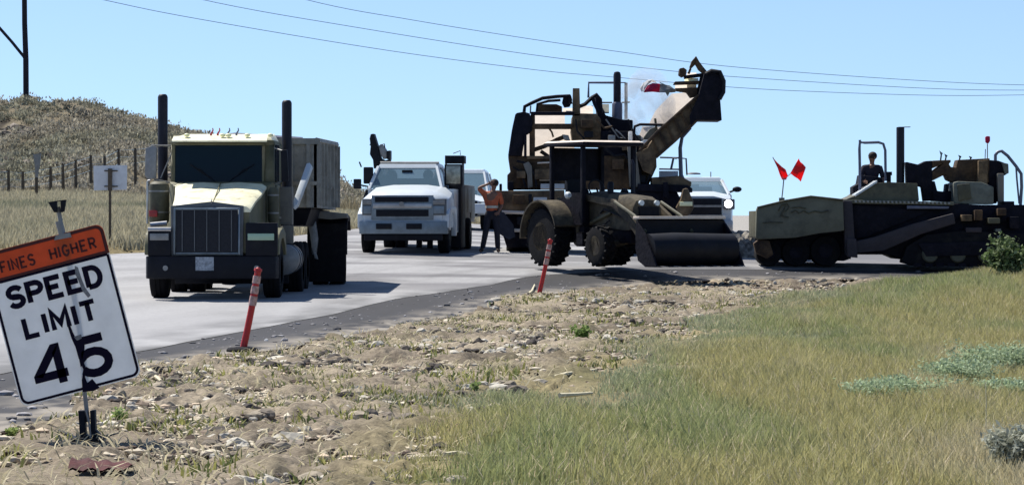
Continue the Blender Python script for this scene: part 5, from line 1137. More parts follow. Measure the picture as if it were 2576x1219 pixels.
b = MB(); b.lathe([(-.75, .08), (-.2, .09), (-.12, .2), (.12, .2), (.2, .09), (.75, .08)], (0, 2.1, .62), 'x', 14); b.build('rear_axle', 'black', LD)
b = MB(); b.tube([(-.7, 0, .44), (-.3, 0, .5), (0, 0, .58), (.3, 0, .5), (.7, 0, .44)], .08, 8); b.build('front_axle', 'yellow_dust', LD)
b = MB(); b.box(-.34, .34, -.55, 2.6, .50, .95); b.box(-.55, .55, 1.1, 2.5, .55, 1.15); b.build('chassis', 'tar', LD, .03)
def hrn(y, w, z0, z1): return [(-w, y, z0), (-w, y, z1 - .18), (-w * .75, y, z1 - .03), (0, y, z1), (w * .75, y, z1 - .03), (w, y, z1 - .18), (w, y, z0)]
b = MB(); b.loft([hrn(-.72, .28, .85, 1.34), hrn(-.66, .36, .80, 1.46), hrn(-.4, .41, .78, 1.55), hrn(.4, .42, .85, 1.62), (hrn(1.1, .43, .9, 1.66))]); hd = b.build('hood', 'yellow_dust', LD)
b = MB(); b.box(-.25, .25, -.76, -.70, .88, 1.30)
for k in range(9): b.box(-.25, .25, -.775, -.76, .90 + k * .045, .915 + k * .045)
b.build('grille', 'black', hd)
for sx in (-1, 1):
    b = MB(); b.lathe([(-.02, .06), (.04, .06)], (sx * .2, -.76, 1.38), 'y', 12); b.build('headlamp', 'lamp', hd)
b = MB(); b.tube([(.25, .3, 1.6), (.25, .3, 2.25), (.25, .36, 2.33)], .04, 8); b.build('exhaust_pipe', 'stack', LD)
b = MB(); b.box(-.56, .56, 1.1, 1.16, 1.1, 1.62); b.box(-.5, .5, 1.05, 2.4, 1.12, 1.2); b.build('dashboard', 'tar', LD, .02)
b = MB(); b.box(-.25, .25, 1.9, 2.35, 1.2, 1.48); b.box(-.25, .25, 2.3, 2.42, 1.48, 1.95); b.build('seat', 'black', LD, .04)
b = MB(); b.tube([(.20 * math.cos(a), 1.45 + .06 * math.sin(a), 1.72 + .19 * math.sin(a)) for a in [k * 6.283 / 16 for k in range(17)]], .018, 6, False); b.tube([(0, 1.3, 1.5), (0, 1.45, 1.72)], .025, 6); b.build('steering_wheel', 'black', LD)
for (x, y) in ((-.66, .95), (.66, .95), (-.66, 2.3), (.66, 2.3)):
    b = MB(); b.box(x - .045, x + .045, y - .045, y + .045, .95, 2.68); b.build('canopy_post', 'tar', LD, .01)
b = MB(); b.box(-.80, .80, .72, 2.46, 2.66, 2.74); cn = b.build('canopy', 'tar', LD, .03)
b = MB(); b.loft([[(-.79, .73, 2.742), (.79, .73, 2.742), (.72, .8, 2.78), (-.72, .8, 2.78)], [(-.79, 2.45, 2.742), (.79, 2.45, 2.742), (.72, 2.38, 2.78), (-.72, 2.38, 2.78)]]); b.build('canopy_sunlit_top', 'tanlit', cn)  # pale sheet paints the sunlit top of the dark canopy
b = MB(); b.box(-.62, .62, 2.34, 2.36, 1.9, 2.64); b.build('canopy_screen', 'tar', LD)
for sx in (-1, 1):
    b = MB(); b.yz([(.98, .9), (2.26, .9), (2.26, 1.35), (1.6, 1.62), (.98, 1.62)], sx * .63 - .02, sx * .63 + .02); b.build('cab_side_panel', 'tar', LD)
    b = MB(); b.box(sx * .66 - .14, sx * .66 + .14, .75, 1.0, .42, .47); b.box(sx * .66 - .14, sx * .66 + .14, .75, 1.0, .70, .74); b.box(sx * .66 - .14, sx * .66 - .11, .75, 1.0, .42, .74); b.build('step', 'tar', LD)
    for k, pts in enumerate(([(.36, 1.0, 1.3), (.46, .6, 1.5), (.5, .1, 1.42), (.5, -.4, 1.25)], [(.34, .8, 1.1), (.52, .3, 1.25), (.48, -.3, 1.1), (.5, -.9, .95)], [(.3, .9, .9), (.55, .5, .8), (.5, .1, 1.0)])):
        b = MB(); b.tube([(sx * x, y, z) for x, y, z in pts], .022, 6); b.build('hose', 'black', LD)
b = MB(); b.box(-.30, .30, -.98, -.78, .55, .85); b.build('front_weight', 'tar', LD, .03)
b = MB(); b.box(.44, .60, .2, .8, .95, 1.3); b.build('battery_box', 'tar', LD, .03)
b = MB(); b.lathe([(0, .07), (.22, .07), (.26, .04)], (-.25, .45, 1.6), 'z', 12); b.build('air_intake', 'black', LD)
# arms, cylinders, bucket
for sx in (-1, 1):
    b = MB(); b.yz([(1.0, .9), (1.22, .9), (1.22, 1.62), (1.12, 1.72), (1.0, 1.66)], sx * .52 - .05, sx * .52 + .05); b.build('arm_tower', 'tar', LD, .01)
    b = MB(); b.yz([(1.15, 1.60), (1.15, 1.46), (-.1, 1.30), (-.75, .95), (-1.35, .45), (-1.45, .30), (-1.55, .36), (-1.45, .58), (-.8, 1.12), (-.15, 1.46)], sx * .52 - .045, sx * .52 + .045); b.build('loader_arm', 'yellow_dust', LD, .012)
    b = MB(); b.tube([(sx * .44, .95, .95), (sx * .44, .1, 1.18)], .05, 10); b.tube([(sx * .44, .1, 1.18), (sx * .44, -.5, 1.05)], .025, 8); b.tube([(sx * .6, -.3, 1.4), (sx * .6, -1.1, 1.1), (sx * .6, -1.55, .75)], .04, 8); b.build('hydraulic_cylinder', 'olive', LD)
# bucket: curled shell, open forwards and up, lying on the road
bw = 1.12; sec = [(-1.55, 1.00), (-1.50, .70), (-1.52, .40), (-1.62, .16), (-1.85, .04), (-2.35, .02), (-2.36, 0), (-1.84, 0), (-1.58, .12), (-1.47, .38), (-1.44, .70), (-1.48, 1.03)]
fb = fl
BKX = .33
b = MB(); b.yz(sec, BKX - bw, BKX + bw); bk = b.build('bucket', 'black', LD)
for sx in (-1, 1):
    b = MB(); b.yz([(-1.52, .98), (-1.47, .4), (-1.58, .13), (-1.84, .02), (-2.30, .02), (-2.10, .35), (-1.80, .75)], BKX + sx * bw - .02, BKX + sx * bw + .02); b.build('bucket_side', 'tar', bk)
b = MB(); b.box(BKX - bw, BKX + bw, -1.60, -1.34, 1.03, 1.09); b.build('bucket_lip', 'tanlit', bk, .01)
for k in range(7):
    x = BKX - bw + .12 + k * (2 * bw - .24) / 6; b = MB(); b.yz([(-2.30, .03), (-2.52, .01), (-2.30, 0)], x - .04, x + .04); b.build('bucket_tooth', 'steel', bk)
# sweeping drum carried in the bucket, dark and full width
b = MB(); b.lathe([(BKX - bw + .03, .05), (BKX - bw + .04, .33), (BKX - .4, .36), (BKX + .3, .345), (BKX + bw - .04, .33), (BKX + bw - .03, .05)], (0, -1.86, .38), 'x', 26)
b.build('material_load', 'black', bk)

# ------------------------------------------------------------------ asphalt paver
fv = Frame(2240, 668, 73.8, 0)
PV = thing('asphalt_paver', fv, 'dark asphalt paver with a grey green front hopper and roofless operator deck', 'paver')
def vp(name, pts, y0, y1, m, par=PV, bev=.02, **k): b = MB(); b.px(fv, pts, y0, y1, **k); return b.build(name, m, par, bev)
def vt(name, pts, r_, m, par=PV, n=8): b = MB(); b.ptube(fv, pts, r_, n); return b.build(name, m, par)
hp = vp('hopper', [(1903, 530), (1905, 522), (1912, 518), (1975, 505), (2025, 497), (2040, 494), (2058, 494), (2068, 497), (2092, 501), (2121, 503), (2124, 580), (2060, 587), (2000, 598), (1906, 602), (1901, 596)], .1, .35, 'hopper', bev=.03)
vp('hopper', [(1915, 522), (1975, 512), (2040, 500), (2118, 506), (2118, 585), (1912, 600)], 2.5, 2.7, 'hopper'); vp('hopper_floor', [(1912, 570), (2118, 556), (2118, 585), (1912, 600)], .35, 2.5, 'tar')
vp('hopper_apron', [(1901, 530), (1906, 530), (1908, 600), (1901, 596)], .35, 2.5, 'olive')
vt('hopper_rim', [(1905, 522, .08), (1975, 505, .08), (2040, 494, .08), (2068, 497, .08), (2121, 503, .08)], .025, 'olive', hp)
b = MB()                                                           # faded, unreadable painted swirl and script line
for pts in ([(1958, 530), (1966, 516), (1980, 512), (1986, 520), (1978, 530), (1966, 534), (1970, 544), (1984, 546)], [(1976, 516), (1970, 530), (1962, 544)], [(1990, 534), (2002, 528), (2010, 536), (2022, 529), (2034, 536), (2050, 530), (2066, 534), (2084, 529)], [(1992, 522), (2010, 520), (2028, 524)]):
    b.ptube(fv, [(x, y, .09) for x, y in pts], .018, 5)
b.build('faded_marking', 'olive', hp)
b = MB(); b.ptube(fv, [(1918, 560, .09), (1940, 558, .09), (1970, 559, .09)], .014, 5); b.build('faded_marking', 'olive', hp)
# pushrollers, wheels under the hopper
for px, r_ in ((1932, .30), (2000, .33), (2075, .36)):
    p = fv.L(px, 640, .8); b = MB(); b.lathe([(-.35, r_ * .5), (-.34, r_ * .95), (-.3, r_), (.3, r_), (.34, r_ * .95), (.35, r_ * .5)], (p[0], .9, r_ - .02 + .0), 'y', 26); w_ = b.build('bogie_wheel', 'rubber', PV)
    b = MB(); b.lathe([(-.365, .02), (-.36, r_ * .45), (-.34, r_ * .5)], (p[0], .9, r_ - .02), 'y', 20); b.build('rim', 'tar', w_)
vp('undercarriage', [(1912, 600), (2126, 584), (2136, 652), (2122, 656), (1960, 652), (1914, 628)], .7, 2.4, 'tar')
vp('push_roller_bracket', [(1896, 612), (1912, 600), (1936, 606), (1946, 640), (1930, 650), (1902, 636)], .2, .5, 'brown')
# main frame
vp('main_frame', [(2121, 503), (2400, 512), (2470, 515), (2640, 515), (2640, 640), (2420, 652), (2268, 652), (2240, 640), (2140, 640), (2124, 600)], .5, 2.7, 'tar', bev=.03)
vp('side_panel', [(2140, 520), (2150, 515), (2280, 526), (2345, 530), (2300, 548), (2180, 596), (2150, 600)], .42, .5, 'tar')
vp('front_post', [(2121, 504), (2144, 506), (2150, 600), (2140, 652), (2126, 640)], .25, .5, 'purple')
vp('tow_arm', [(2143, 609), (2200, 596), (2300, 562), (2399, 536), (2404, 562), (2320, 588), (2224, 630), (2146, 637)], .1, .32, 'purple', bev=.03)
vp('tow_point', [(2130, 600), (2154, 600), (2158, 648), (2132, 646)], .05, .12, 'purple')
mtx = [(2122 + k * 14, 504 + k * .45) for k in range(20)]
vp('deck_edge', [(2120, 502), (2400, 508), (2400, 516), (2120, 511)], .35, .5, 'hopper', bev=.01)
for k in range(24): 
    x = 2150 + k * 10.2; vp('deck_lug', [(x, 503.5 + k * .2), (x + 5, 503.5 + k * .2), (x + 6, 509 + k * .2), (x + 1, 509 + k * .2)], .31, .348, 'steel', bev=0)
vp('deck_strip', [(2282, 517), (2388, 519), (2386, 525), (2282, 525)], .30, .42, 'rail', bev=.01)
b = MB()
for k in range(26):
    a = k / 26
# crawler track at the rear
tr = [(2268, 660), (2300, 668), (2480, 670), (2640, 668), (2640, 590), (2420, 580), (2330, 590), (2280, 620)]
tk = vp('crawler_track', tr, .15, .65, 'rubber', bev=.03)
for k in range(12):
    x = 2300 + k * 28; vp('track_shoe', [(x, 662), (x + 18, 662), (x + 18, 670), (x, 670)], .10, .149, 'tar', tk, 0)
for px in (2340, 2410, 2480, 2550): 
    p = fv.L(px, 640, .1); b = MB(); b.lathe([(-.03, .16), (0, .19), (.05, .19)], (p[0], .12, p[2]), 'y', 16); b.build('track_roller', 'olive', tk)
vp('track_frame', [(2310, 612), (2560, 605), (2560, 640), (2330, 645)], .08, .14, 'tar', tk)
for (x, y, w_, h_, m_) in ((2420, 540, 26, 16, 'brown2'), (2452, 528, 20, 26, 'brown'), (2486, 548, 30, 14, 'olive'), (2510, 524, 22, 18, 'brown'), (2540, 545, 24, 30, 'tar'), (2505, 575, 14, 8, 'greyg'), (2508, 592, 12, 8, 'greyg'), (2540, 590, 20, 14, 'tar'), (2430, 572, 40, 12, 'purple')):
    vp('side_box', [(x, y), (x + w_, y), (x + w_, y + h_), (x, y + h_)], .12, .5, m_)
# engine cover and bulkheads
vp('engine_cover', [(2129, 501), (2150, 492), (2170, 478), (2210, 460), (2235, 458), (2308, 461), (2312, 503), (2310, 506), (2130, 503)], .5, 2.3, 'olive')
b = MB(); a_, c_ = fv.L(2152, 494, .44), fv.L(2207, 459, .44); b.prism([a_, c_, (c_[0], .44, c_[2] + .05), (a_[0], .44, a_[2] + .05)], [(a_[0], 1.2, a_[2]), (c_[0], 1.2, c_[2]), (c_[0], 1.2, c_[2] + .05), (a_[0], 1.2, a_[2] + .05)]); b.build('sloping_plate', 'white', PV)
vp('seat_box', [(2146, 470), (2160, 462), (2164, 440), (2216, 446), (2224, 462), (2180, 466), (2150, 490), (2146, 490)], 1.2, 1.9, 'tar')
vt('roll_frame', [(2163, 478, 1.0), (2163, 420, 1.0), (2162, 375, 1.0), (2163, 358, 1.0), (2175, 359, 1.0), (2210, 358, 1.0), (2222, 362, 1.0), (2227, 378, 1.0), (2228, 455, 1.0)], .033, 'rail'); vt('roll_frame', [(2163, 352, 1.0), (2164, 362, 1.0)], .03, 'rail')
vt('filler_pipe', [(2236, 460, 1.0), (2236, 440, 1.0)], .05, 'tar'); vt('filler_cap', [(2236, 441, 1.0), (2236, 432, 1.0)], .075, 'tar')
b = MB(); p, q = fv.L(2265, 320, 1.2), fv.L(2265, 460, 1.2); b.lathe([(q[2], .095), (p[2] - .02, .095), (p[2], .09), (p[2] - .05, .07)], (p[0], 1.2, 0), 'z', 18); st = b.build('exhaust_stack', 'stack', PV)
b = MB(); p = fv.L(2270, 322, 1.2); b.obox((p[0] + .04, 1.2, p[2] + .02), (.28, .2, .015), Matrix.Rotation(-.02, 3, 'Y')); b.build('rain_flap', 'rail', st)
vp('bulkhead', [(2280, 407), (2311, 414), (2329, 405), (2345, 404), (2345, 505), (2325, 506), (2320, 470), (2282, 462)], 1.0, 1.4, 'tar')
vp('console', [(2345, 404), (2364, 403), (2372, 412), (2345, 424)], 1.0, 1.5, 'brown'); vp('console', [(2364, 403), (2392, 402), (2392, 408), (2387, 412), (2392, 420), (2405, 421), (2410, 402), (2490, 398), (2490, 459), (2400, 459), (2385, 452), (2379, 438), (2345, 455), (2345, 432), (2352, 428), (2372, 412)], 1.0, 1.6, 'brown')
vp('console_base', [(2345, 455), (2352, 456), (2358, 480), (2378, 482), (2380, 463), (2388, 461), (2386, 480), (2400, 481), (2402, 508), (2345, 506)], 1.0, 1.4, 'tar')
vp('rear_cabinet', [(2399, 459), (2410, 456), (2470, 458), (2500, 470), (2500, 514), (2399, 512)], .6, 1.6, 'greyg', bev=.03); vp('cabinet_door', [(2408, 464), (2440, 461), (2444, 500), (2412, 506)], .55, .6, 'olive')
vp('rear_cabinet', [(2462, 404), (2486, 402), (2484, 470), (2460, 458)], .8, 1.2, 'brown2'); vp('rear_cabinet', [(2486, 402), (2512, 404), (2534, 412), (2538, 434), (2527, 442), (2510, 440), (2508, 512), (2484, 512)], 1.0, 1.6, 'tar', bev=.03)
vp('side_post', [(2509, 436), (2526, 436), (2526, 508), (2510, 508)], .8, 1.0, 'body_tan')
vp('hand_wheel', [(2520, 408), (2537, 412), (2538, 436), (2528, 438)], .9, 1.0, 'greyg')
for (x, h_) in ((2366, 24), (2378, 16), (2413, 13), (2440, 10)): vt('lever', [(x, 404, 1.2), (x + 2, 404 - h_ * .6, 1.2), (x - 2, 404 - h_, 1.2), (x + 5, 404 - h_ * .7, 1.2)], .018, 'tar')
vt('beacon_stem', [(2484, 404, 1.2), (2484, 362, 1.2)], .012, 'steel'); vt('beacon_stem', [(2478, 402, 1.3), (2479, 375, 1.3)], .01, 'rail'); vp('beacon', [(2479, 345), (2483, 342), (2491, 343), (2491, 355), (2486, 362), (2480, 358)], 1.15, 1.25, 'magenta')
vt('hand_rail', [(2504, 404, .7), (2504, 390, .7), (2510, 382, .7), (2520, 380, .7), (2535, 392, .7), (2556, 418, .7), (2569, 437, .7), (2570, 470, .7), (2567, 518, .7)], .038, 'rail'); vt('hand_rail', [(2556, 418, .7), (2558, 450, .7), (2564, 512, .7)], .022, 'rail')
vp('rear_deck', [(2525, 506), (2552, 506), (2552, 516), (2640, 516), (2640, 524), (2525, 524)], .6, 1.6, 'tar')
# operator
fo_ = Frame(2193, 480, 75.2, 0)
PO = thing('person', fo_, 'operator in dark clothing seated under the roll frame of the paver', 'person')
J = dict(pelvis=(0, .1, .05), waist=(.0, .08, .22), chest=(.0, .05, .48), neck0=(.01, .04, .62), neck1=(.01, .03, .67), head0=(.01, .02, .74), head1=(.01, .02, .82), lsh=(-.19, .05, .54), lel=(-.27, -.05, .30), lwr=(-.20, -.25, .20), lpalm=(-.18, -.30, .20),
         rsh=(.21, .05, .54), rel=(.27, 0, .28), rwr=(.24, -.2, .14), rpalm=(.23, -.25, .13), lhip=(-.10, .08, .04), lkn=(-.22, -.30, .04), lan=(-.28, -.35, -.12), lto=(-.32, -.45, -.15), rhip=(.10, .08, .04), rkn=(.14, -.32, .04), ran=(.14, -.36, -.12), rto=(.14, -.48, -.15))
person(PO, J, 'darkshirt', 'trousers', (-.8, -.6), None, False)
# flags on the hopper corner
fg = Frame(1966, 506, 73.95)
FG = thing('flag_staff', fg, 'short staff on the paver hopper carrying two red flags', 'flags')
b = MB(); b.ptube(fg, [(1966, 506, 0), (1969, 480, 0), (1972, 448, 0)], .014, 6); b.build('pole', 'steel', FG)
b = MB(); b.ptube(fg, [(1972, 452, 0), (1958, 424, 0), (1944, 395, 0)], .010, 5); b.ptube(fg, [(1972, 452, 0), (1988, 437, .02), (2010, 399, .02)], .008, 5); b.build('pole_arm', 'steel', FG)
b = MB(); b.pr(fg, 1960, 497, 1974, 507, -.04, .04); b.build('bracket', 'greyg', FG, .01)
flag_mesh(fg, [(1944, 396), (1956, 409), (1968, 420), (1976, 426), (1982, 442)], [(1946, 400), (1955, 420), (1962, 440), (1968, 452), (1978, 452)], -.02, .04).build('flag', 'flagred', FG, label='dark red drooping flag')
flag_mesh(fg, [(2009, 399), (2014, 407), (2021, 413), (2027, 421)], [(1988, 436), (1998, 444), (2008, 450), (2015, 457)], -.02, .04).build('flag', 'flagred', FG, label='bright red square flag')

# ------------------------------------------------------------------ poles, wires, fence, signs beyond
hx, hy = (64 - CX) / F * 189, 189.0
fu = Frame(64, 240, 189.0); fu.z0 = zg(fu.x0, fu.y0) - .3
UP = thing('utility_pole', fu, 'dark braced utility pole standing on top of the scrub hill', 'utility pole')
b = MB(); b.ptube(fu, [(65.5, 240, 0), (65, 150, 0), (62, 60, 0), (61, -60, 0), (60, -130, 0)], [.17, .165, .155, .15, .145], 12); a_ = fu.L(65.5, 240, 0); b.tube([(a_[0], 0, 0), a_], .17, 12); b.build('pole', 'pole', UP)
b = MB(); b.ptube(fu, [(64, 148, 0), (30, 106, 0), (0, 72, 0), (-60, 5, 0), (-120, -62, 0)], .09, 8); b.build('brace', 'pole', UP)
b = MB(); b.ptube(fu, [(-122, 255, 0), (-122, 60, 0), (-122, -130, 0)], .16, 12); b.build('pole', 'pole', UP)
b = MB(); b.ptube(fu, [(-200, -112, 0), (140, -112, 0)], .10, 6); b.build('crossarm', 'pole', UP)
WIRES = [([(-140, -90), (260, 0), (493, 47), (961, 125), (1338, 175), (1530, 193), (1833, 219), (2059, 231), (2347, 240), (2576, 239), (2900, 232)], 'lowest'),
         ([(60, -112), (511, 0), (883, 67), (1338, 138), (1674, 177), (1843, 193), (2299, 221), (2576, 227), (2900, 222)], 'middle'),
         ([(300, -130), (771, 0), (1039, 51), (1338, 99), (1554, 130), (1819, 166), (2251, 199), (2576, 214), (2900, 214)], 'highest')]
for pts, nm in WIRES:
    P = resample([(float(a), float(c)) for a, c in pts], 60); f0 = Frame(pts[0][0], pts[0][1], 190); b = MB()
    b.ptube(f0, [(a, c, (a + 140) / 3040 * 60) for a, c in P], .021, 5)
    o = b.build('power_line', 'wire'); o.location = (f0.x0, f0.y0, f0.z0); tag(o, nm + ' of the three thin power lines sagging across the sky', 'power line', 'power lines across the sky')

f0 = Frame(21, 483, 132.0); FE = thing('wire_fence', f0, 'wire fence on weathered timber posts along the foot of the hill', 'fence')
posts = [(-40, 432, 487), (21, 427, 483), (57, 431, 476), (127, 419, 478), (158, 413, 472), (190, 402, 468), (228, 390, 462), (263, 392, 455), (298, 374, 446), (340, 372, 440), (372, 368, 436)]
tops = []
for i, (px, a, c) in enumerate(posts):
    b = MB(); ly = i * 1.3; t0 = f0.L(px, a, ly); X_, Y_ = t0[0] + f0.x0, f0.y0 + ly; gz = zg(X_, Y_) + float(hill_noise(np.array([X_]), np.array([Y_]))[0]) - f0.z0
    t1 = (t0[0] + .02, ly, min(gz - .1, t0[2] - .9)); b.tube([t1, t0], [.075, .06], 7); b.build('post', 'wood', FE); tops.append((t0, ly))
for k in range(3):
    b = MB(); b.tube([(t0[0], ly, t0[2] - .08 - .3 * k) for t0, ly in tops], .008, 4); b.build('wire', 'wire', FE)
f0 = Frame(92, 480, 128.0); o = thing('marker_post', f0, 'grey tapering marker board on a dark post in the fence line', 'marker post')
b = MB(); b.px(f0, [(83, 388), (103, 386), (101, 410), (97, 430), (95, 446), (88, 446), (88, 420)], 0, .06); b.build('board', 'steel', o)
b = MB(); b.px(f0, [(88, 446), (95, 446), (95, 490), (88, 490)], .0, .09); b.build('post', 'wood', o)
f0 = Frame(276, 640, 80.0); f0.z0 = zg(f0.x0, f0.y0); o = thing('road_sign', f0, 'back of a pale rectangular road sign on a dark post', 'road sign')
b = MB(); b.px(f0, [(235, 417), (320, 415), (319, 477), (236, 479)], 0, .01); b.build('panel', 'signback', o)
b = MB(); b.pr(f0, 262, 428, 296, 431, -.03, 0); b.pr(f0, 262, 467, 296, 470, -.03, 0); b.build('brace', 'wood', o)
b = MB(); t0 = f0.L(277, 424, -.05); b.box(t0[0] - .05, t0[0] + .05, -.1, -.03, t0[2] - .55, t0[2]); b.box(t0[0] - .03, t0[0] + .03, -.1, -.03, -.1, t0[2] - .55); b.build('post', 'wood', o)

# ------------------------------------------------------------------ single plants and loose things on the near verge
def leafy(name, px, py, wpx, hpx, n, leaf, cols, m_, label, cat, group=None, stems=7, d=None, up=.3):
    x, y, z = ground_px(px, py)
    if d: y = d; x = (px - CX) / F * d; z = zg(x, y)
    s = F / y; w, h = wpx / s, hpx / s; f = Frame(px, py, y); f.x0 = x; f.z0 = z
    o = thing(name, f, label, cat, group); b = MB(); tips = []
    for k in range(stems):
        a = R.uniform(0, 6.28); rr = R.uniform(.1, .45) * w; tip = (math.cos(a) * rr, math.sin(a) * rr, h * R.uniform(.6, .95)); tips.append(tip)
        b.tube([(0, 0, -.03), (tip[0] * .4, tip[1] * .4, tip[2] * .5), tip], [h * .02, h * .014, h * .006], 5)
    b.build('stem', 'wood', o)
    V = []; Fc = []; C = []
    for k in range(n):
        t_ = R.choice(tips); q = R.uniform(.25, 1.08); g = R.gauss
        c = Vector((t_[0] * q * q ** .3 + g(0, w * .09), t_[1] * q + g(0, w * .09), max(.01, t_[2] * q + g(0, h * .07))))
        a = R.uniform(0, 6.28); el = R.uniform(-.4, 1.3); u = Vector((math.cos(a) * math.cos(el), math.sin(a) * math.cos(el), math.sin(el))); v = u.cross(Vector((R.uniform(-1, 1), R.uniform(-1, 1), R.uniform(-1, 1)))).normalized()
        L_ = leaf * R.uniform(.6, 1.4); i0 = len(V); V += [tuple(c - u * L_ * .5), tuple(c + v * L_ * up), tuple(c + u * L_ * .5), tuple(c - v * L_ * up)]; Fc.append((i0, i0 + 1, i0 + 2, i0 + 3))
        col = R.choice(cols); k_ = R.uniform(.7, 1.3); C += [[q_ * k_ for q_ in col]] * 4
    cr_ = np_mesh('crown', V, Fc, matgrass, np.array(C), smooth=False); cr_.parent = o; return o
leafy('leafy_bush', 2538, 700, 130, 118, 2200, .085, [(.07, .11, .035), (.12, .17, .07), (.05, .075, .03), (.22, .27, .15)], 'x', 'dark green broad leaved bush at the edge of the slope against the paver', 'bush', d=60.5)
sg = [(.36, .44, .27), (.44, .52, .35), (.27, .34, .20), (.32, .40, .25)]
for (px, py, w_, h_, lab) in ((2265, 1030, 275, 62, 'pale sage green plant, longest and lowest of the sage clumps'), (2395, 995, 217, 66, 'pale sage green plant between two other sage clumps'), (2510, 965, 246, 76, 'pale sage green plant, highest up the slope of the sage clumps'), (2530, 1020, 188, 50, 'small pale sage green plant just below the highest sage clump')):
    leafy('sage_plant', px, py, w_, h_ * 1.3, 8000, .034, sg, 'x', lab, 'plant', 'pale sage plants in the tall grass', 22, up=.22)
leafy('grey_shrub', 2545, 1225, 150, 150, 3200, .05, [(.36, .37, .30), (.26, .27, .21), (.45, .46, .38)], 'x', 'blue grey feathery shrub growing among dry grass', 'shrub', None, 26, up=.15)
leafy('green_weed', 1462, 862, 56, 46, 420, .05, [(.12, .20, .05), (.22, .30, .09)], 'x', 'bright green weed on the dirt near the grass edge', 'weed')
leafy('green_weed', 30, 1098, 36, 26, 160, .03, [(.35, .42, .15), (.25, .32, .10)], 'x', 'yellow green weed on the dirt left of the sign stand', 'weed')
leafy('green_weed', 1195, 985, 34, 24, 160, .035, [(.35, .42, .15), (.20, .28, .10)], 'x', 'small yellow green weed at the tip of the grass', 'weed')
leafy('green_weed', 300, 1062, 60, 34, 260, .03, [(.30, .38, .13), (.20, .28, .10)], 'x', 'low green weed on the dirt right of the sign stand', 'weed')
def twig(pts, r_, label, m_='twig', lift=.02, name='twig'):
    x, y, z = ground_px(*pts[0]); f = Frame(pts[0][0], pts[0][1], y); b = MB(); P_ = []
    for (a, c) in pts:
        X_, Y_, Z_ = ground_px(a, c); P_.append((X_ - f.x0, Y_ - f.y0, Z_ - f.z0 + lift))
    b.tube(P_, [r_ * (1 - .5 * i / (len(P_) - 1)) for i in range(len(P_))], 6); o = b.build(name, m_); o.location = (f.x0, f.y0, f.z0); tag(o, label, 'twig')
def twig_up(pts, d, r_, label):
    f = Frame(pts[0][0], pts[0][1], d); b = MB(); b.ptube(f, [(a, c, .03 * i) for i, (a, c) in enumerate(pts)], [r_ * (1 - .4 * i / (len(pts) - 1)) for i in range(len(pts))], 6); o = b.build('twig', 'twig'); o.location = (f.x0, f.y0, f.z0); tag(o, label, 'twig')
twig_up([(2190, 1212), (2198, 1190), (2218, 1176), (2240, 1158)], 20.3, .010, 'bleached crooked twig sticking out of the dry grass')
twig_up([(2055, 1195), (2048, 1183), (2044, 1172)], 20.6, .008, 'short pale twig beside the crooked twig in dry grass')
twig_up([(2481, 1150), (2480, 1080), (2481, 1010), (2479, 960)], 22.5, .004, 'single thin upright stalk rising out of the grass below the sage plants')
twig([(1395, 955), (1425, 945), (1470, 940), (1500, 934)], .03, 'long bleached stick lying where the dirt meets the grass')
twig([(1408, 1028), (1450, 1026), (1490, 1022)], .024, 'bleached stick lying in the green grass patch', lift=.12)
twig([(1120, 1165), (1150, 1160), (1180, 1163)], .02, 'short bleached stick near the lower edge of the verge', lift=.06)
twig([(485, 936), (520, 934), (580, 940)], .03, 'bleached stick on the dirt just below the dark road shoulder')
twig([(1330, 745), (1338, 738), (1345, 722)], .035, 'short bleached stick leaning by the base of a delineator post', lift=.05)
twig([(370, 930), (385, 945), (405, 962)], .03, 'pale stick beside the lower corner of the speed limit sign')
def stone(px, py, w_, h_, m_, label, d=None):
    x, y, z = ground_px(px, py); s = F / y; f = Frame(px, py, y); b = bmesh.new(); bmesh.ops.create_icosphere(b, subdivisions=2, radius=.5)
    for v in b.verts: v.co = v.co * (1 + R.uniform(-.18, .18)); v.co.x *= w_ / s; v.co.y *= w_ / s * .8; v.co.z = max(v.co.z * h_ / s * 1.3, -.02) + h_ / s * .3
    me = bpy.data.meshes.new('stone'); b.to_mesh(me); b.free(); me.materials.append(M[m_]); o = bpy.data.objects.new('stone', me); COL.objects.link(o); o.location = (f.x0, f.y0, z); tag(o, label, 'stone')
stone(1617, 952, 20, 12, 'darkstone', 'small black stone at the edge of the tall grass')
for i, (px, py, w_, h_, m_, lab) in enumerate([(1355, 968, 50, 16, 'stone', 'pale stone where the bare dirt meets the grass'), (1150, 1222, 60, 30, 'stone', 'large grey stone half out of the grass at the lower edge'), (378, 950, 40, 20, 'stone', 'pale stone beside the lower corner of the speed limit sign'),
        (670, 858, 10, 7, 'whitecloth', 'tiny white stone on the dark shoulder beside the delineator base'), (1130, 832, 15, 10, 'whitecloth', 'small white stone on the dirt above the weeds'), (1225, 792, 34, 13, 'darkstone', 'dark clod beside the fresh shoulder'), (585, 1142, 26, 14, 'darkstone', 'dark clod low on the verge'), (1590, 905, 22, 12, 'stone', 'pale stone in thin grass')]):
    stone(px, py, w_, h_, m_, lab)

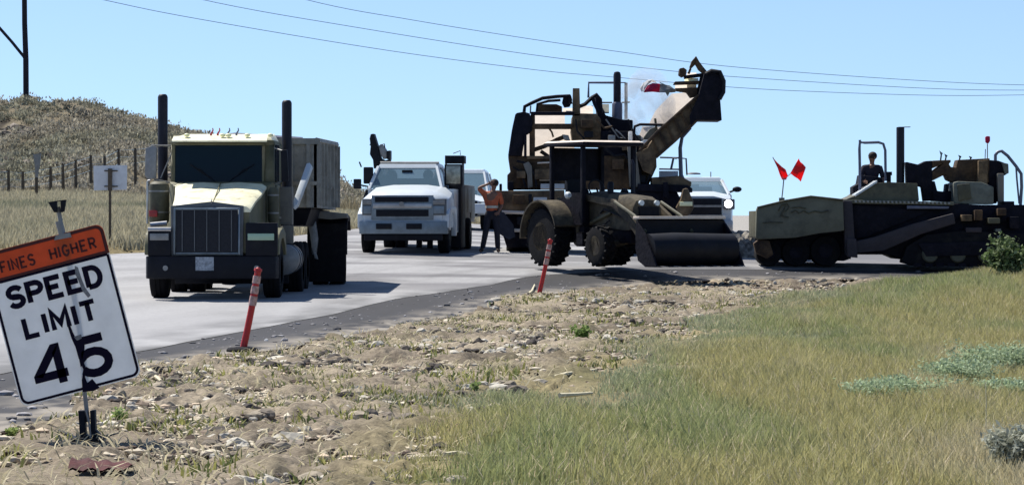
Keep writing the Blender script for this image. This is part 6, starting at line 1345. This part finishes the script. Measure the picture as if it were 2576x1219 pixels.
# ------------------------------------------------------------------ thin exhaust steam over the transfer machine
sm = bpy.data.materials.new('thin steam'); sm.use_nodes = True; t = sm.node_tree; t.nodes.clear()
pv = t.nodes.new('ShaderNodeVolumePrincipled'); pv.inputs['Color'].default_value = (.92, .93, .96, 1); pv.inputs['Anisotropy'].default_value = .5
no = t.nodes.new('ShaderNodeTexNoise'); no.inputs['Scale'].default_value = 1.6; no.inputs['Detail'].default_value = 3; tc = t.nodes.new('ShaderNodeTexCoord')
mr = t.nodes.new('ShaderNodeMapRange'); mr.inputs[1].default_value = .36; mr.inputs[2].default_value = .70; mr.inputs[3].default_value = .05; mr.inputs[4].default_value = 2.6
om = t.nodes.new('ShaderNodeOutputMaterial'); t.links.new(tc.outputs['Object'], no.inputs['Vector']); t.links.new(no.outputs[0], mr.inputs[0]); t.links.new(mr.outputs[0], pv.inputs['Density']); t.links.new(pv.outputs[0], om.inputs['Volume'])
fz_ = Frame(1600, 290, 78.4); b = MB()
for (px, py, r_) in ((1560, 340, .35), (1580, 305, .50), (1605, 272, .62), (1630, 238, .60), (1648, 270, .55), (1612, 320, .55)):
    p = fz_.L(px, py, 2.2); b.ball(p, r_, 7, (1, .6, 1.2))
o = b.build('steam', sm); o.location = (fz_.x0, fz_.y0, fz_.z0); tag(o, 'thin pale steam drifting up beside the black exhaust stack', 'steam', None, 'stuff')
S.cycles.volume_step_rate = 2; S.cycles.volume_max_steps = 64

# ------------------------------------------------------------------ rubble heap between the loader bucket and the paver
fr_ = Frame(1895, 640, 79.5); fr_.z0 = zg(fr_.x0, fr_.y0)
me = bpy.data.meshes.new('rubble_heap'); b = bmesh.new()
gx_, gy_ = 44, 26; vs = []
for j in range(gy_):
    for i in range(gx_):
        x = -1.1 + 2.6 * i / (gx_ - 1); y = -1.4 + 2.8 * j / (gy_ - 1)
        e = max(0, 1 - ((x + .35) / (1.1 if x < -.35 else 1.7)) ** 2 - (y / 1.3) ** 2)
        vs.append(b.verts.new((x, y, .62 * e ** .8 + (R.uniform(-.04, .06) if e > 0 else -.03))))
for j in range(gy_ - 1):
    for i in range(gx_ - 1): a = j * gx_ + i; b.faces.new((vs[a], vs[a + 1], vs[a + gx_ + 1], vs[a + gx_]))
b.to_mesh(me); b.free()
me.materials.append(mat('dark spoil', (.13, .115, .095), .95, 0, .6, 6, .5, 20, dirt=(.36, .34, .30), dscale=3, damt=.5)); o = bpy.data.objects.new('rubble_heap', me); COL.objects.link(o)
o.location = (fr_.x0, fr_.y0, fr_.z0); tag(o, 'heap of dark and pale road spoil between the loader bucket and the paver', 'rubble heap')
